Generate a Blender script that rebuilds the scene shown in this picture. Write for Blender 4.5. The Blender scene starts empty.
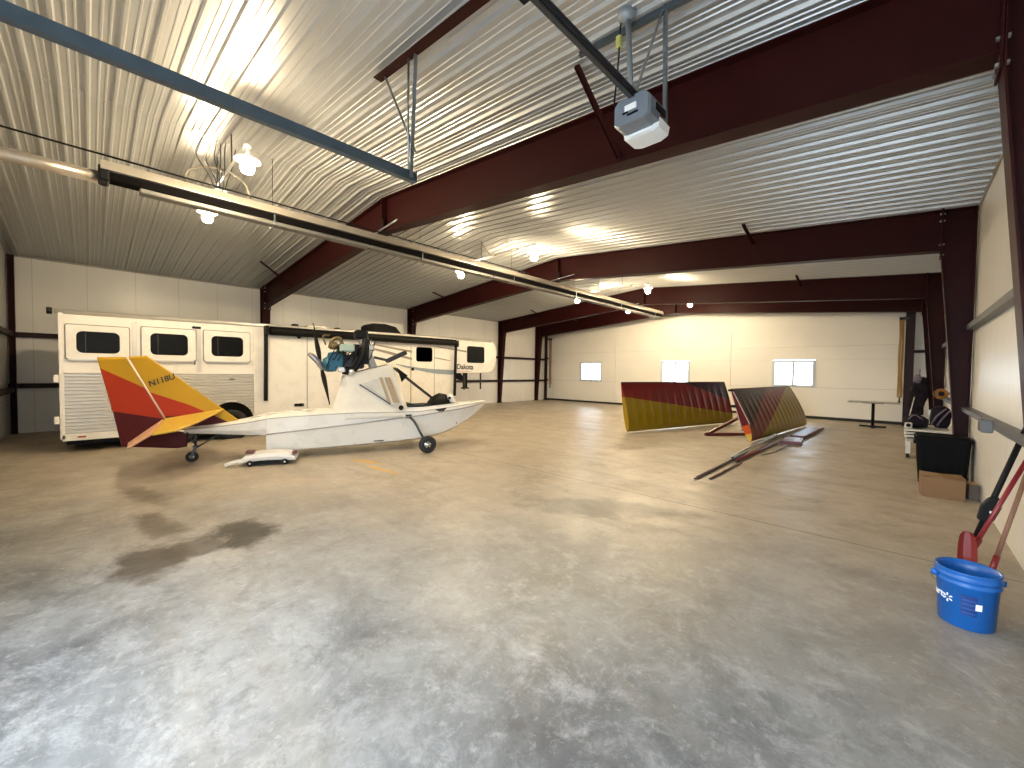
import bpy, math, random
from mathutils import Vector, Matrix, noise as mnoise
random.seed(7)
scn = bpy.context.scene
col = scn.collection
PI = math.pi
R = math.radians

# ------------------------------------------------------------------ materials
MATS = {}
def _nt(name):
    m = bpy.data.materials.new(name); m.use_nodes = True
    nt = m.node_tree
    b = nt.nodes['Principled BSDF']
    return m, nt, b

def mat(name, color, rough=.5, metal=0.0, nscale=0, namt=0.0, bump=0.0, bscale=40, rvar=0.0, coat=0.0, spec=None, stretch=(1, 1, 1)):
    """procedural surface: base colour with noise mottling, roughness variation and bump"""
    if name in MATS: return MATS[name]
    m, nt, b = _nt(name); N = nt.nodes; L = nt.links
    c = (*color, 1)
    b.inputs['Base Color'].default_value = c
    b.inputs['Roughness'].default_value = rough
    b.inputs['Metallic'].default_value = metal
    b.inputs['Coat Weight'].default_value = coat
    if spec is not None: b.inputs['Specular IOR Level'].default_value = spec
    if nscale or bump:
        tc = N.new('ShaderNodeTexCoord'); mp = N.new('ShaderNodeMapping')
        mp.inputs['Scale'].default_value = stretch
        L.new(tc.outputs['Object'], mp.inputs['Vector'])
    if nscale:
        n = N.new('ShaderNodeTexNoise'); n.inputs['Scale'].default_value = nscale; n.inputs['Detail'].default_value = 5
        L.new(mp.outputs['Vector'], n.inputs['Vector'])
        mx = N.new('ShaderNodeMix'); mx.data_type = 'RGBA'
        mx.inputs[6].default_value = tuple(max(0, v * (1 - namt)) for v in color) + (1,)
        mx.inputs[7].default_value = tuple(min(1, v * (1 + namt)) for v in color) + (1,)
        L.new(n.outputs['Fac'], mx.inputs[0]); L.new(mx.outputs[2], b.inputs['Base Color'])
        if rvar:
            mr = N.new('ShaderNodeMapRange'); mr.inputs[3].default_value = max(.02, rough - rvar); mr.inputs[4].default_value = min(1, rough + rvar)
            L.new(n.outputs['Fac'], mr.inputs[0]); L.new(mr.outputs[0], b.inputs['Roughness'])
    if bump:
        n2 = N.new('ShaderNodeTexNoise'); n2.inputs['Scale'].default_value = bscale; n2.inputs['Detail'].default_value = 4
        L.new(mp.outputs['Vector'], n2.inputs['Vector'])
        bp = N.new('ShaderNodeBump'); bp.inputs['Strength'].default_value = bump; bp.inputs['Distance'].default_value = .02
        L.new(n2.outputs['Fac'], bp.inputs['Height']); L.new(bp.outputs['Normal'], b.inputs['Normal'])
    MATS[name] = m
    return m

def emit(name, color, strength):
    m, nt, b = _nt(name)
    b.inputs['Base Color'].default_value = (*color, 1)
    b.inputs['Emission Color'].default_value = (*color, 1)
    b.inputs['Emission Strength'].default_value = strength
    return m

def glass(name, tint=(.95, .98, 1)):
    m, nt, b = _nt(name); N = nt.nodes; L = nt.links
    N.remove(b)
    t = N.new('ShaderNodeBsdfTransparent'); t.inputs[0].default_value = (*tint, 1)
    g = N.new('ShaderNodeBsdfGlossy'); g.inputs['Roughness'].default_value = .03
    fr = N.new('ShaderNodeFresnel'); fr.inputs[0].default_value = 1.45
    mx = N.new('ShaderNodeMixShader')
    L.new(fr.outputs[0], mx.inputs[0]); L.new(t.outputs[0], mx.inputs[1]); L.new(g.outputs[0], mx.inputs[2])
    L.new(mx.outputs[0], N['Material Output'].inputs[0])
    return m

def bands(name, base, lines, rough=.4, coat=0.0):
    """paint scheme over a UV-mapped skin: each (a,b,c,colour) recolours the side where a*u+b*v+c>0"""
    m, nt, b = _nt(name); N = nt.nodes; L = nt.links
    uv = N.new('ShaderNodeUVMap'); uv.uv_map = 'UVMap'
    sep = N.new('ShaderNodeSeparateXYZ'); L.new(uv.outputs[0], sep.inputs[0])
    prev = None
    nz = N.new('ShaderNodeTexNoise'); nz.inputs['Scale'].default_value = 6; nz.inputs['Detail'].default_value = 4
    for a, bb, c, colr in lines:
        m1 = N.new('ShaderNodeMath'); m1.operation = 'MULTIPLY_ADD'; L.new(sep.outputs[0], m1.inputs[0]); m1.inputs[1].default_value = a; m1.inputs[2].default_value = c
        m2 = N.new('ShaderNodeMath'); m2.operation = 'MULTIPLY_ADD'; L.new(sep.outputs[1], m2.inputs[0]); m2.inputs[1].default_value = bb; L.new(m1.outputs[0], m2.inputs[2])
        m3 = N.new('ShaderNodeMath'); m3.operation = 'GREATER_THAN'; L.new(m2.outputs[0], m3.inputs[0]); m3.inputs[1].default_value = 0
        mx = N.new('ShaderNodeMix'); mx.data_type = 'RGBA'
        L.new(m3.outputs[0], mx.inputs[0])
        if prev is None: mx.inputs[6].default_value = (*base, 1)
        else: L.new(prev, mx.inputs[6])
        mx.inputs[7].default_value = (*colr, 1)
        prev = mx.outputs[2]
    L.new(prev, b.inputs['Base Color'])
    mr = N.new('ShaderNodeMapRange'); mr.inputs[3].default_value = rough - .08; mr.inputs[4].default_value = rough + .08
    L.new(nz.outputs['Fac'], mr.inputs[0]); L.new(mr.outputs[0], b.inputs['Roughness'])
    b.inputs['Coat Weight'].default_value = coat; b.inputs['Specular IOR Level'].default_value = .25
    return m

# ------------------------------------------------------------------ mesh builder
class MB:
    def __init__(s): s.v = []; s.f = []; s.uv = None; s.sm = []
    def add(s, vs, fs, smooth=False):
        o = len(s.v); s.v += [tuple(p) for p in vs]
        for f in fs: s.f.append(tuple(i + o for i in f)); s.sm.append(smooth)
        return s
    def box(s, c, d, rot=None, bev=0.0):
        x, y, z = d[0] / 2, d[1] / 2, d[2] / 2
        if bev:
            b = min(bev, x * .9, y * .9, z * .9)
            prof = [(x - b, y), (x, y - b), (x, -y + b), (x - b, -y), (-x + b, -y), (-x, -y + b), (-x, y - b), (-x + b, y)]
            ins = [(px * (1 - b / x) if abs(px) > x - b - 1e-9 else px, py * (1 - b / y) if abs(py) > y - b - 1e-9 else py) for px, py in prof]
            rings = [(ins, -z), (prof, -z + b), (prof, z - b), (ins, z)]
            vs = [(px, py, zz) for P, zz in rings for px, py in P]
            fs = [tuple(range(7, -1, -1)), tuple(range(24, 32))]
            for k in range(3):
                for i in range(8):
                    j = (i + 1) % 8; fs.append((k * 8 + j, k * 8 + i, (k + 1) * 8 + i, (k + 1) * 8 + j))
            fs = [tuple(f) for f in fs]
        else:
            vs = [(a, b2, cc) for cc in (-z, z) for a, b2 in ((-x, -y), (x, -y), (x, y), (-x, y))]
            fs = [(3, 2, 1, 0), (4, 5, 6, 7), (0, 1, 5, 4), (1, 2, 6, 5), (2, 3, 7, 6), (3, 0, 4, 7)]
        c = Vector(c)
        vs = [((rot @ Vector(p)) if rot else Vector(p)) + c for p in vs]
        return s.add(vs, fs)
    def bar(s, a, b, w, h, up=(0, 0, 1)):
        """rectangular bar from a to b"""
        a = Vector(a); b = Vector(b); d = b - a; L = d.length; d.normalize()
        upv = Vector(up)
        if abs(d.dot(upv)) > .98: upv = Vector((0, 1, 0))
        sx = d.cross(upv).normalized(); uz = sx.cross(d)
        m = Matrix((sx, d, uz)).transposed()
        return s.box((a + b) / 2, (w, L, h), m)
    def tube(s, pts, r, n=8, caps=True):
        pts = [Vector(p) for p in pts]; k = len(pts)
        rr = r if isinstance(r, (list, tuple)) else [r] * k
        d0 = (pts[1] - pts[0]).normalized()
        ref = Vector((0, 0, 1)) if abs(d0.z) < .9 else Vector((1, 0, 0))
        vs = []; fs = []
        for i, p in enumerate(pts):
            if i == 0: d = pts[1] - pts[0]
            elif i == k - 1: d = pts[-1] - pts[-2]
            else: d = (pts[i + 1] - pts[i]).normalized() + (pts[i] - pts[i - 1]).normalized()
            d.normalize()
            sx = d.cross(ref)
            if sx.length < 1e-4: sx = d.cross(Vector((0, 1, 0)))
            sx.normalize(); uy = d.cross(sx).normalized(); ref = -uy if False else ref
            for j in range(n):
                a = 2 * PI * j / n
                vs.append(p + (sx * math.cos(a) + uy * math.sin(a)) * rr[i])
        for i in range(k - 1):
            for j in range(n):
                j2 = (j + 1) % n
                fs.append((i * n + j, i * n + j2, (i + 1) * n + j2, (i + 1) * n + j))
        s.add(vs, fs, True)
        if caps:
            o = len(s.v) - len(vs)
            s.f.append(tuple(o + j for j in range(n - 1, -1, -1))); s.sm.append(False)
            s.f.append(tuple(o + (k - 1) * n + j for j in range(n))); s.sm.append(False)
        return s
    def lathe(s, prof, n=24, M=None, smooth=True):
        """profile of (radius, height) spun round z, placed by matrix M"""
        M = M or Matrix(); vs = []; fs = []; k = len(prof)
        for r, h in prof:
            for j in range(n):
                a = 2 * PI * j / n
                vs.append(M @ Vector((r * math.cos(a), r * math.sin(a), h)))
        for i in range(k - 1):
            for j in range(n):
                j2 = (j + 1) % n
                fs.append((i * n + j, i * n + j2, (i + 1) * n + j2, (i + 1) * n + j))
        return s.add(vs, fs, smooth)
    def prism(s, poly, depth, fn):
        """polygon (2D) swept: fn(a,b,t) -> 3D for t in (0,depth)"""
        n = len(poly)
        vs = [fn(a, b, 0) for a, b in poly] + [fn(a, b, depth) for a, b in poly]
        fs = [tuple(range(n)), tuple(range(2 * n - 1, n - 1, -1))]
        for i in range(n):
            j = (i + 1) % n; fs.append((j, i, n + i, n + j))
        return s.add(vs, fs)
    def loft(s, rings, closed=True, caps=True, smooth=False):
        n = len(rings[0]); vs = [p for r in rings for p in r]; fs = []
        for i in range(len(rings) - 1):
            for j in range(n if closed else n - 1):
                j2 = (j + 1) % n
                fs.append((i * n + j, i * n + j2, (i + 1) * n + j2, (i + 1) * n + j))
        if caps:
            fs.append(tuple(range(n - 1, -1, -1))); fs.append(tuple((len(rings) - 1) * n + j for j in range(n)))
        return s.add(vs, fs, smooth)
    def build(s, name, m, parent=None, fix=True, bevel=0.0):
        me = bpy.data.meshes.new(name)
        me.from_pydata(s.v, [], s.f); me.update()
        if s.uv:
            lay = me.uv_layers.new(name='UVMap')
            for lp in me.loops: lay.data[lp.index].uv = s.uv[lp.vertex_index]
        for p, sm in zip(me.polygons, s.sm): p.use_smooth = sm
        if fix:
            import bmesh
            bm = bmesh.new(); bm.from_mesh(me); bmesh.ops.recalc_face_normals(bm, faces=bm.faces); bm.to_mesh(me); bm.free()
        me.materials.append(m)
        o = bpy.data.objects.new(name, me); col.objects.link(o)
        if parent: o.parent = parent
        if bevel:
            md = o.modifiers.new('Bevel', 'BEVEL'); md.width = bevel; md.segments = 2; md.limit_method = 'ANGLE'
        return o

def tag(o, label, cat, group=None):
    o['label'] = label; o['category'] = cat
    if group: o['group'] = group
    return o
def thing(name, label, cat, loc=(0, 0, 0), rotz=0, group=None):
    o = bpy.data.objects.new(name, None); col.objects.link(o)
    o.location = loc; o.rotation_euler = (0, 0, rotz); o.empty_display_size = .2
    return tag(o, label, cat, group)
def struct(o): o['kind'] = 'structure'; return o
def copy_tree(o, parent=None):
    c = o.copy(); col.objects.link(c)
    if parent: c.parent = parent
    for ch in list(o.children): copy_tree(ch, c)
    return c
def text_mesh(txt, size, bold=0.0, extrude=.002):
    cu = bpy.data.curves.new('lettering', 'FONT'); cu.body = txt; cu.size = size; cu.extrude = extrude; cu.offset = bold
    cu.align_x = 'LEFT'
    o = bpy.data.objects.new('lettering', cu); col.objects.link(o)
    dg = bpy.context.evaluated_depsgraph_get()
    me = bpy.data.meshes.new_from_object(o.evaluated_get(dg))
    bpy.data.objects.remove(o)
    return me
def text_obj(name, txt, size, m, parent, fn, bold=0.0):
    me = text_mesh(txt, size, bold)
    for v in me.vertices: v.co = fn(v.co.x, v.co.y, v.co.z)
    me.materials.clear(); me.materials.append(m)
    o = bpy.data.objects.new(name, me); col.objects.link(o); o.parent = parent
    return o
def rrect(cx, cy, w, h, r, n=5):
    out = []
    for sx, sy, a0 in ((1, 1, 0), (-1, 1, 90), (-1, -1, 180), (1, -1, 270)):
        for i in range(n + 1):
            a = R(a0 + 90 * i / n)
            out.append((cx + sx * (w / 2 - r) + r * math.cos(a), cy + sy * (h / 2 - r) + r * math.sin(a)))
    return out

# ------------------------------------------------------------------ room numbers (metres; camera stands at 0,0,1.6)
XL, XR, XRI = -15.12, .777, -7.19
HE, HRI = 4.22, 4.886
SL = (HRI - HE) / (XRI - XL)
YF, YB = -1.30, 18.65
FRAMES = [3.98, 9.42, 14.76, 17.69]
def zc(x): return HRI - SL * abs(x - XRI)

# ------------------------------------------------------------------ palette
RED_IRON = mat('red_oxide_steel', (.026, .0042, .0040), .50, 0, 3, .25, .05, 25, .06, spec=.12)
GIRT = mat('dark_girt_paint', (.022, .009, .009), .5, 0, 4, .2, spec=.25)
GIRT_GREY = mat('grey_girt_steel', (.10, .105, .12), .42, .35, 6, .2)
WHITE_PAINT = mat('white_enamel', (.80, .79, .76), .3, 0, 5, .05, rvar=.06)
GALV = mat('galvanised_steel', (.30, .34, .37), .35, .85, 14, .25, rvar=.12)
BLUE_STEEL = mat('blued_track_steel', (.085, .115, .14), .38, .6, 8, .2, rvar=.1)
BLACK = mat('black_plastic', (.006, .006, .007), .5, 0, 10, .2, rvar=.1, spec=.16)
BLACK_RUB = mat('black_rubber', (.013, .013, .013), .7, 0, 20, .2, .2, 60)
GREY_DARK = mat('dark_grey_metal', (.035, .037, .04), .4, .25, 10, .2)
CHROME = mat('bright_metal', (.70, .71, .72), .2, 1.0, 10, .1)
ALU = mat('mill_aluminium', (.62, .62, .62), .3, .85, 8, .12, rvar=.1)
MAROON = mat('maroon_paint', (.12, .02, .02), .4, 0, 8, .2)

# ------------------------------------------------------------------ setting
def floor_material():
    m, nt, b = _nt('stained_concrete'); N = nt.nodes; L = nt.links
    tc = N.new('ShaderNodeTexCoord')
    def noise(scale, detail=6, rough=.6, dist=0.0, off=(0, 0, 0)):
        mp = N.new('ShaderNodeMapping'); mp.inputs['Location'].default_value = off
        L.new(tc.outputs['Object'], mp.inputs['Vector'])
        n = N.new('ShaderNodeTexNoise'); n.inputs['Scale'].default_value = scale; n.inputs['Detail'].default_value = detail
        n.inputs['Roughness'].default_value = rough; n.inputs['Distortion'].default_value = dist
        L.new(mp.outputs['Vector'], n.inputs['Vector']); return n.outputs['Fac']
    def ramp(src, p0, p1, c0=(0, 0, 0, 1), c1=(1, 1, 1, 1)):
        r = N.new('ShaderNodeValToRGB'); r.color_ramp.elements[0].position = p0; r.color_ramp.elements[1].position = p1
        r.color_ramp.elements[0].color = c0; r.color_ramp.elements[1].color = c1
        L.new(src, r.inputs[0]); return r.outputs[0]
    def mix(f, a, bcol, mode='MIX'):
        x = N.new('ShaderNodeMix'); x.data_type = 'RGBA'; x.blend_type = mode
        if isinstance(f, (int, float)): x.inputs[0].default_value = f
        else: L.new(f, x.inputs[0])
        for s_, v in ((6, a), (7, bcol)):
            if isinstance(v, tuple): x.inputs[s_].default_value = v
            else: L.new(v, x.inputs[s_])
        return x.outputs[2]
    def math2(op, a, bb):
        x = N.new('ShaderNodeMath'); x.operation = op
        for i, v in enumerate((a, bb)):
            if isinstance(v, (int, float)): x.inputs[i].default_value = v
            else: L.new(v, x.inputs[i])
        return x.outputs[0]
    sep = N.new('ShaderNodeSeparateXYZ'); L.new(tc.outputs['Object'], sep.inputs[0])
    # grey / light / tan concrete
    c = mix(ramp(noise(.55, 10, .70, .7), .40, .62), (.10, .104, .108, 1), (.25, .255, .255, 1))
    c = mix(math2('MULTIPLY', ramp(noise(1.5, 11, .78, .5, (1, 9, 0)), .49, .66), .80), c, (.062, .064, .068, 1))
    c = mix(math2('MULTIPLY', ramp(noise(2.6, 11, .80, .5, (4, 2, 0)), .50, .66), .75), c, (.36, .36, .36, 1))
    c = mix(math2('MULTIPLY', ramp(noise(9, 10, .80, .3), .50, .66), .55), c, (.085, .08, .075, 1))
    c = mix(math2('MULTIPLY', ramp(noise(14, 9, .8, .3, (3, 3, 0)), .54, .68), .5), c, (.46, .455, .44, 1))
    # warm lamp light painted in: paler tan beyond the first bay, plus brown stains
    lamplit = N.new('ShaderNodeMapRange'); lamplit.interpolation_type = 'SMOOTHSTEP'
    L.new(math2('ADD', math2('SUBTRACT', sep.outputs[1], math2('MULTIPLY', sep.outputs[0], .55)), math2('MULTIPLY', noise(.5, 6), 4)), lamplit.inputs[0])
    lamplit.inputs[1].default_value = 3.6; lamplit.inputs[2].default_value = 8.2
    c = mix(math2('MULTIPLY', lamplit.outputs[0], .66), c, (.58, .485, .355, 1))
    c = mix(math2('MULTIPLY', math2('MULTIPLY', ramp(noise(.8, 10, .75, .6, (11, 4, 0)), .50, .68), lamplit.outputs[0]), .55), c, (.24, .18, .115, 1))
    c = mix(math2('MULTIPLY', math2('MULTIPLY', ramp(noise(2.1, 11, .8, .4, (2, 14, 0)), .52, .68), lamplit.outputs[0]), .45), c, (.12, .095, .07, 1))
    # trowel sweep, long soft streaks
    mp = N.new('ShaderNodeMapping'); mp.inputs['Scale'].default_value = (.5, 3.2, 1); mp.inputs['Rotation'].default_value = (0, 0, .5)
    L.new(tc.outputs['Object'], mp.inputs['Vector'])
    st = N.new('ShaderNodeTexNoise'); st.inputs['Scale'].default_value = 1.3; st.inputs['Detail'].default_value = 7; L.new(mp.outputs[0], st.inputs['Vector'])
    c = mix(math2('MULTIPLY', ramp(st.outputs['Fac'], .5, .7), .35), c, (.22, .20, .17, 1))
    wob = noise(3.0, 9, .72, .4)
    def blob(x, y, rx, ry, ang, colr, amt, soft=.5):
        nonlocal c
        ca, sa = math.cos(ang), math.sin(ang)
        dx = math2('SUBTRACT', sep.outputs[0], x); dy = math2('SUBTRACT', sep.outputs[1], y)
        ex = math2('DIVIDE', math2('ADD', math2('MULTIPLY', dx, ca), math2('MULTIPLY', dy, sa)), rx)
        ey = math2('DIVIDE', math2('ADD', math2('MULTIPLY', dx, -sa), math2('MULTIPLY', dy, ca)), ry)
        d = math2('ADD', math2('MULTIPLY', ex, ex), math2('MULTIPLY', ey, ey))
        d = math2('ADD', d, math2('MULTIPLY', math2('SUBTRACT', wob, .5), 4.0))
        c = mix(math2('MULTIPLY', ramp(math2('SUBTRACT', 1.3, d), 0, soft), amt), c, colr)
    blob(-4.45, .33, .42, .26, 0, (.040, .031, .022, 1), .85, .9)
    blob(-4.52, .72, .26, .30, 0, (.055, .043, .03, 1), .75, .9)
    blob(-4.58, 1.03, .44, .28, 0, (.030, .024, .018, 1), .92, .9)
    blob(-5.35, .48, .55, .16, .15, (.07, .054, .038, 1), .7, 1.2)
    blob(-6.9, .45, .7, .16, .2, (.08, .06, .04, 1), .6, 1.2)
    blob(-6.7, 3.35, .32, .07, .25, (.62, .36, .06, 1), .95)
    blob(-6.05, 3.25, .45, .05, .1, (.62, .36, .06, 1), .85)
    blob(-2.5, 4.2, 1.0, .35, .6, (.10, .10, .10, 1), .45, .9)
    # saw-cut control joints
    for axis, pos in ((1, 5.05), (1, 10.4)):
        w = math2('ADD', sep.outputs[axis], math2('MULTIPLY', math2('SUBTRACT', noise(1.2, 4), .5), .05))
        d = math2('ABSOLUTE', math2('SUBTRACT', w, pos), 0)
        c = mix(math2('MULTIPLY', math2('LESS_THAN', d, .011), .6), c, (.09, .06, .04, 1))
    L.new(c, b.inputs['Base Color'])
    L.new(ramp(noise(1.6, 7, .65, .3), .3, .75, (.30, .30, .30, 1), (.60, .60, .60, 1)), b.inputs['Roughness'])
    bp = N.new('ShaderNodeBump'); bp.inputs['Strength'].default_value = .12; bp.inputs['Distance'].default_value = .01
    L.new(noise(35, 6), bp.inputs['Height']); L.new(bp.outputs[0], b.inputs['Normal'])
    b.inputs['Specular IOR Level'].default_value = .42
    return m

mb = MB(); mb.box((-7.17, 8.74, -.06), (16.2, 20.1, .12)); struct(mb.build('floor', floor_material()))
GROUND = mat('outdoor_gravel', (.42, .42, .41), .9, 0, 1.5, .15)
mb = MB(); mb.box((-7, 8, -.25), (120, 120, .2)); struct(mb.build('ground', GROUND))

# corrugated liner ceiling: real ribs running from eave to ridge
CEIL = mat('white_liner_ceiling', (.45, .46, .465), .32, .5, 2.5, .05, rvar=.02)
def ceiling():
    pitch = .2286; prof = []
    y = YF - .06
    while y < YB + .12:
        prof += [(y, 0), (y + .013, -.030), (y + .035, -.030), (y + .048, 0),
                 (y + .098, 0), (y + .104, -.009), (y + .116, -.009), (y + .122, 0),
                 (y + .158, 0), (y + .164, -.009), (y + .176, -.009), (y + .182, 0)]
        y += pitch
    mb = MB(); n = len(prof); vs = []
    for x in (XL - .05, XRI, XR + .05):
        for (yy, dz) in prof: vs.append((x, yy, zc(x) + dz))
    for (yy, dz) in ((prof[0][0], .08), (prof[-1][0], .08)):
        for x in (XL - .05, XRI, XR + .05): vs.append((x, yy, zc(x) + .08))
    fs = []
    for k in range(2):
        for i in range(n - 1): fs.append((k * n + i, k * n + i + 1, (k + 1) * n + i + 1, (k + 1) * n + i))
    o = 3 * n
    fs += [(o, o + 1, o + 4, o + 3), (o + 1, o + 2, o + 5, o + 4)]
    mb.add(vs, fs)
    ob = mb.build('ceiling', CEIL, fix=False); struct(ob)
    t = MB(); t.bar((XRI, YF, HRI - .004), (XRI, YB, HRI - .004), .05, .004)
    t.build('ridge_cap', CEIL, ob)
ceiling()

def liner_mat(name, color, axis, pitch=.9144, hor=None, rough=.3):
    """flat liner panel: thin darker joint every pitch metres"""
    m, nt, b = _nt(name); N = nt.nodes; L = nt.links
    tc = N.new('ShaderNodeTexCoord'); sep = N.new('ShaderNodeSeparateXYZ'); L.new(tc.outputs['Object'], sep.inputs[0])
    n = N.new('ShaderNodeTexNoise'); n.inputs['Scale'].default_value = 1.7; n.inputs['Detail'].default_value = 6
    mp = N.new('ShaderNodeMapping'); mp.inputs['Scale'].default_value = (1, 1, .5); L.new(tc.outputs['Object'], mp.inputs[0]); L.new(mp.outputs[0], n.inputs['Vector'])
    def M(op, a, v):
        x = N.new('ShaderNodeMath'); x.operation = op; L.new(a, x.inputs[0]); x.inputs[1].default_value = v; return x.outputs[0]
    d = M('LESS_THAN', M('ABSOLUTE', M('SUBTRACT', M('PINGPONG', sep.outputs[axis], pitch / 2), 0.0), 0), .006)
    mx0 = N.new('ShaderNodeMix'); mx0.data_type = 'RGBA'; L.new(n.outputs['Fac'], mx0.inputs[0])
    mx0.inputs[6].default_value = tuple(v * .9 for v in color) + (1,); mx0.inputs[7].default_value = tuple(min(1, v * 1.07) for v in color) + (1,)
    mx = N.new('ShaderNodeMix'); mx.data_type = 'RGBA'; L.new(M('MULTIPLY', d, .45), mx.inputs[0]); L.new(mx0.outputs[2], mx.inputs[6])
    mx.inputs[7].default_value = tuple(v * .45 for v in color) + (1,)
    L.new(mx.outputs[2], b.inputs['Base Color']); b.inputs['Roughness'].default_value = rough
    return m
LINER = liner_mat('white_wall_liner', (.80, .79, .765), 1)
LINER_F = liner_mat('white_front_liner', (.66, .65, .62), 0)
mb = MB(); mb.box((XL - .06, (YF + YB) / 2, HE / 2), (.12, YB - YF + .3, HE)); struct(mb.build('wall_left', LINER))
mb = MB(); mb.box((XR + .06, (YF + YB) / 2, HE / 2), (.12, YB - YF + .3, HE)); struct(mb.build('wall_right', LINER))
# front wall with the open overhead door the photograph is taken from
DX0, DX1, DZ = -3.45, .52, 3.15
mb = MB()
def wall_poly(mb, pts, y0, y1): mb.prism(pts, 1, lambda a, b, t: (a, y0 + (y1 - y0) * t, b))
wall_poly(mb, [(XL, 0), (DX0, 0), (DX0, zc(DX0)), (XRI, HRI), (XL, HE)], YF, YF - .12)
wall_poly(mb, [(DX1, 0), (XR, 0), (XR, zc(XR)), (DX1, zc(DX1))], YF, YF - .12)
wall_poly(mb, [(DX0, DZ), (DX1, DZ), (DX1, zc(DX1)), (DX0, zc(DX0))], YF, YF - .12)
struct(mb.build('wall_front', LINER_F))
mb = MB(); mb.bar((DX0, YF + .03, 0), (DX0, YF + .03, DZ), .12, .06, (0, 1, 0)); mb.bar((DX1, YF + .03, 0), (DX1, YF + .03, DZ), .12, .06, (0, 1, 0)); mb.bar((DX0, YF + .03, DZ), (DX1, YF + .03, DZ), .06, .12)
struct(mb.build('door_1', GIRT))

# back wall: one wide panelled hangar door with three windows
WINS = [(-12.735, -11.378, 1.16, 2.19), (-8.20, -6.87, 1.16, 2.18), (-3.70, -2.33, 1.16, 2.18)]
PANEL = mat('cream_door_panel', (.76, .745, .70), .42, 0, 1.3, .06)
def back_wall():
    mb = MB(); g = .007
    xs = [XL] + [-12.735, -11.378, -10.6, -8.20, -6.87, -5.2, -3.70, -2.33, -1.4] + [XR]
    allx = sorted(set(xs))
    zs = [.10, 1.16, 2.19, 2.68, 3.37]
    def inwin(xa, xb, za, zb):
        return any(w[0] - .01 <= xa and xb <= w[1] + .01 and za > 1.1 and zb < 2.3 for w in WINS)
    seamx = {-10.6, -7.93, -5.2, -2.6}
    for i in range(len(allx) - 1):
        for k in range(len(zs) - 1):
            xa, xb = allx[i], allx[i + 1]
            if inwin(xa, xb, zs[k], zs[k + 1]): continue
            ga = g if (xa in (-10.6, -5.2)) else 0; gb = g if xb in (-10.6, -5.2) else 0
            gz = g if k in (0, 2) else g * .6
            mb.box(((xa + ga + xb - gb) / 2, YB + .03, (zs[k] + zs[k + 1] - gz) / 2), (xb - xa - ga - gb, .06, zs[k + 1] - zs[k] - gz))
    wall_poly(mb, [(XL, 3.36), (XR, 3.36), (XR, HE), (XRI, HRI), (XL, HE)], YB, YB + .06)
    o = struct(mb.build('wall_back', PANEL))
    # backing sheet behind the joints, with the window holes left open
    b2 = MB()
    for i in range(len(allx) - 1):
        for k in range(len(zs) - 1):
            if inwin(allx[i], allx[i + 1], zs[k], zs[k + 1]): continue
            b2.box(((allx[i] + allx[i + 1]) / 2, YB + .075, (zs[k] + zs[k + 1]) / 2), (allx[i + 1] - allx[i], .02, zs[k + 1] - zs[k]))
    b2.build('backing_sheet', mat('joint_sheet', (.14, .13, .12), .7), o)
    s = MB(); s.box(((XL + XR) / 2, YB + .03, .05), (XR - XL, .09, .10)); s.build('bottom_seal', BLACK_RUB, o)
back_wall()
PANE = glass('window_glass')
VINYL = mat('window_frame_vinyl', (.50, .58, .66), .45)
for i, (xa, xb, za, zb) in enumerate(WINS):
    w = .085
    mb = MB()
    mb.box(((xa + xb) / 2, YB + .02, zb - w / 2), (xb - xa, .10, w)); mb.box(((xa + xb) / 2, YB + .02, za + w / 2), (xb - xa, .10, w))
    mb.box((xa + w / 2, YB + .02, (za + zb) / 2), (w, .10, zb - za - 2 * w)); mb.box((xb - w / 2, YB + .02, (za + zb) / 2), (w, .10, zb - za - 2 * w))
    o = struct(mb.build('window_%d' % (i + 1), VINYL))
    mb = MB(); xm = (xa + xb) / 2; mb.box((xm, YB + .03, (za + zb) / 2), (.07, .06, zb - za - 2 * w)); mb.build('meeting_rail', VINYL, o)
    for a, b2, yy in ((xa + w, xm - .035, .04), (xm + .035, xb - w, .025)):
        mb = MB(); mb.box(((a + b2) / 2, YB + yy, (za + zb) / 2), (b2 - a, .006, zb - za - 2 * w)); mb.build('pane', PANE, o)

# girts: horizontal Z rails on the side walls and the front wall (the first two on the left)
nt_ = [0]
def trim(mb, m):
    nt_[0] += 1
    return struct(mb.build('trim_%d' % nt_[0], m))
def zgirt(mb, x, y0, y1, z, sgn, h=.10, d=.10):
    mb.box((x + sgn * d / 2, (y0 + y1) / 2, z + h / 2), (d, y1 - y0, .012))
    mb.box((x + sgn * d / 2, (y0 + y1) / 2, z - h / 2), (d, y1 - y0, .012))
    mb.box((x + sgn * (d - .006), (y0 + y1) / 2, z), (.012, y1 - y0, h))
for z in (2.34, 1.13):
    mb = MB(); zgirt(mb, XL, YF, YB - .3, z, 1, .10, .12); trim(mb, GIRT)
mb = MB(); zgirt(mb, XR, YF, YB - .3, 2.36, -1, .07, .09); trim(mb, GIRT_GREY)
mb = MB(); zgirt(mb, XR, YF, YB - .3, 1.11, -1, .05, .10); trim(mb, GIRT_GREY)
for z in (2.34, 1.05):
    mb = MB(); mb.box(((XL + DX0) / 2, YF + .05, z), (DX0 - XL, .1, .1)); trim(mb, GIRT)
for xa, xb in ((.22, XR - .10), (XL + .13, -14.95)):
    for z in (2.42, 1.16):
        mb = MB(); mb.box(((xa + xb) / 2, YB - .06, z), (xb - xa, .10, .09)); trim(mb, GIRT)
# dark closure angle along each eave
mb = MB(); mb.box((XL + .012, (YF + YB) / 2, HE - .03), (.02, YB - YF, .05)); trim(mb, mat('eave_trim', (.35, .33, .30), .5))
mb = MB(); mb.box((XR - .012, (YF + YB) / 2, HE - .03), (.02, YB - YF, .05)); trim(mb, MATS['eave_trim'])

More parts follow.
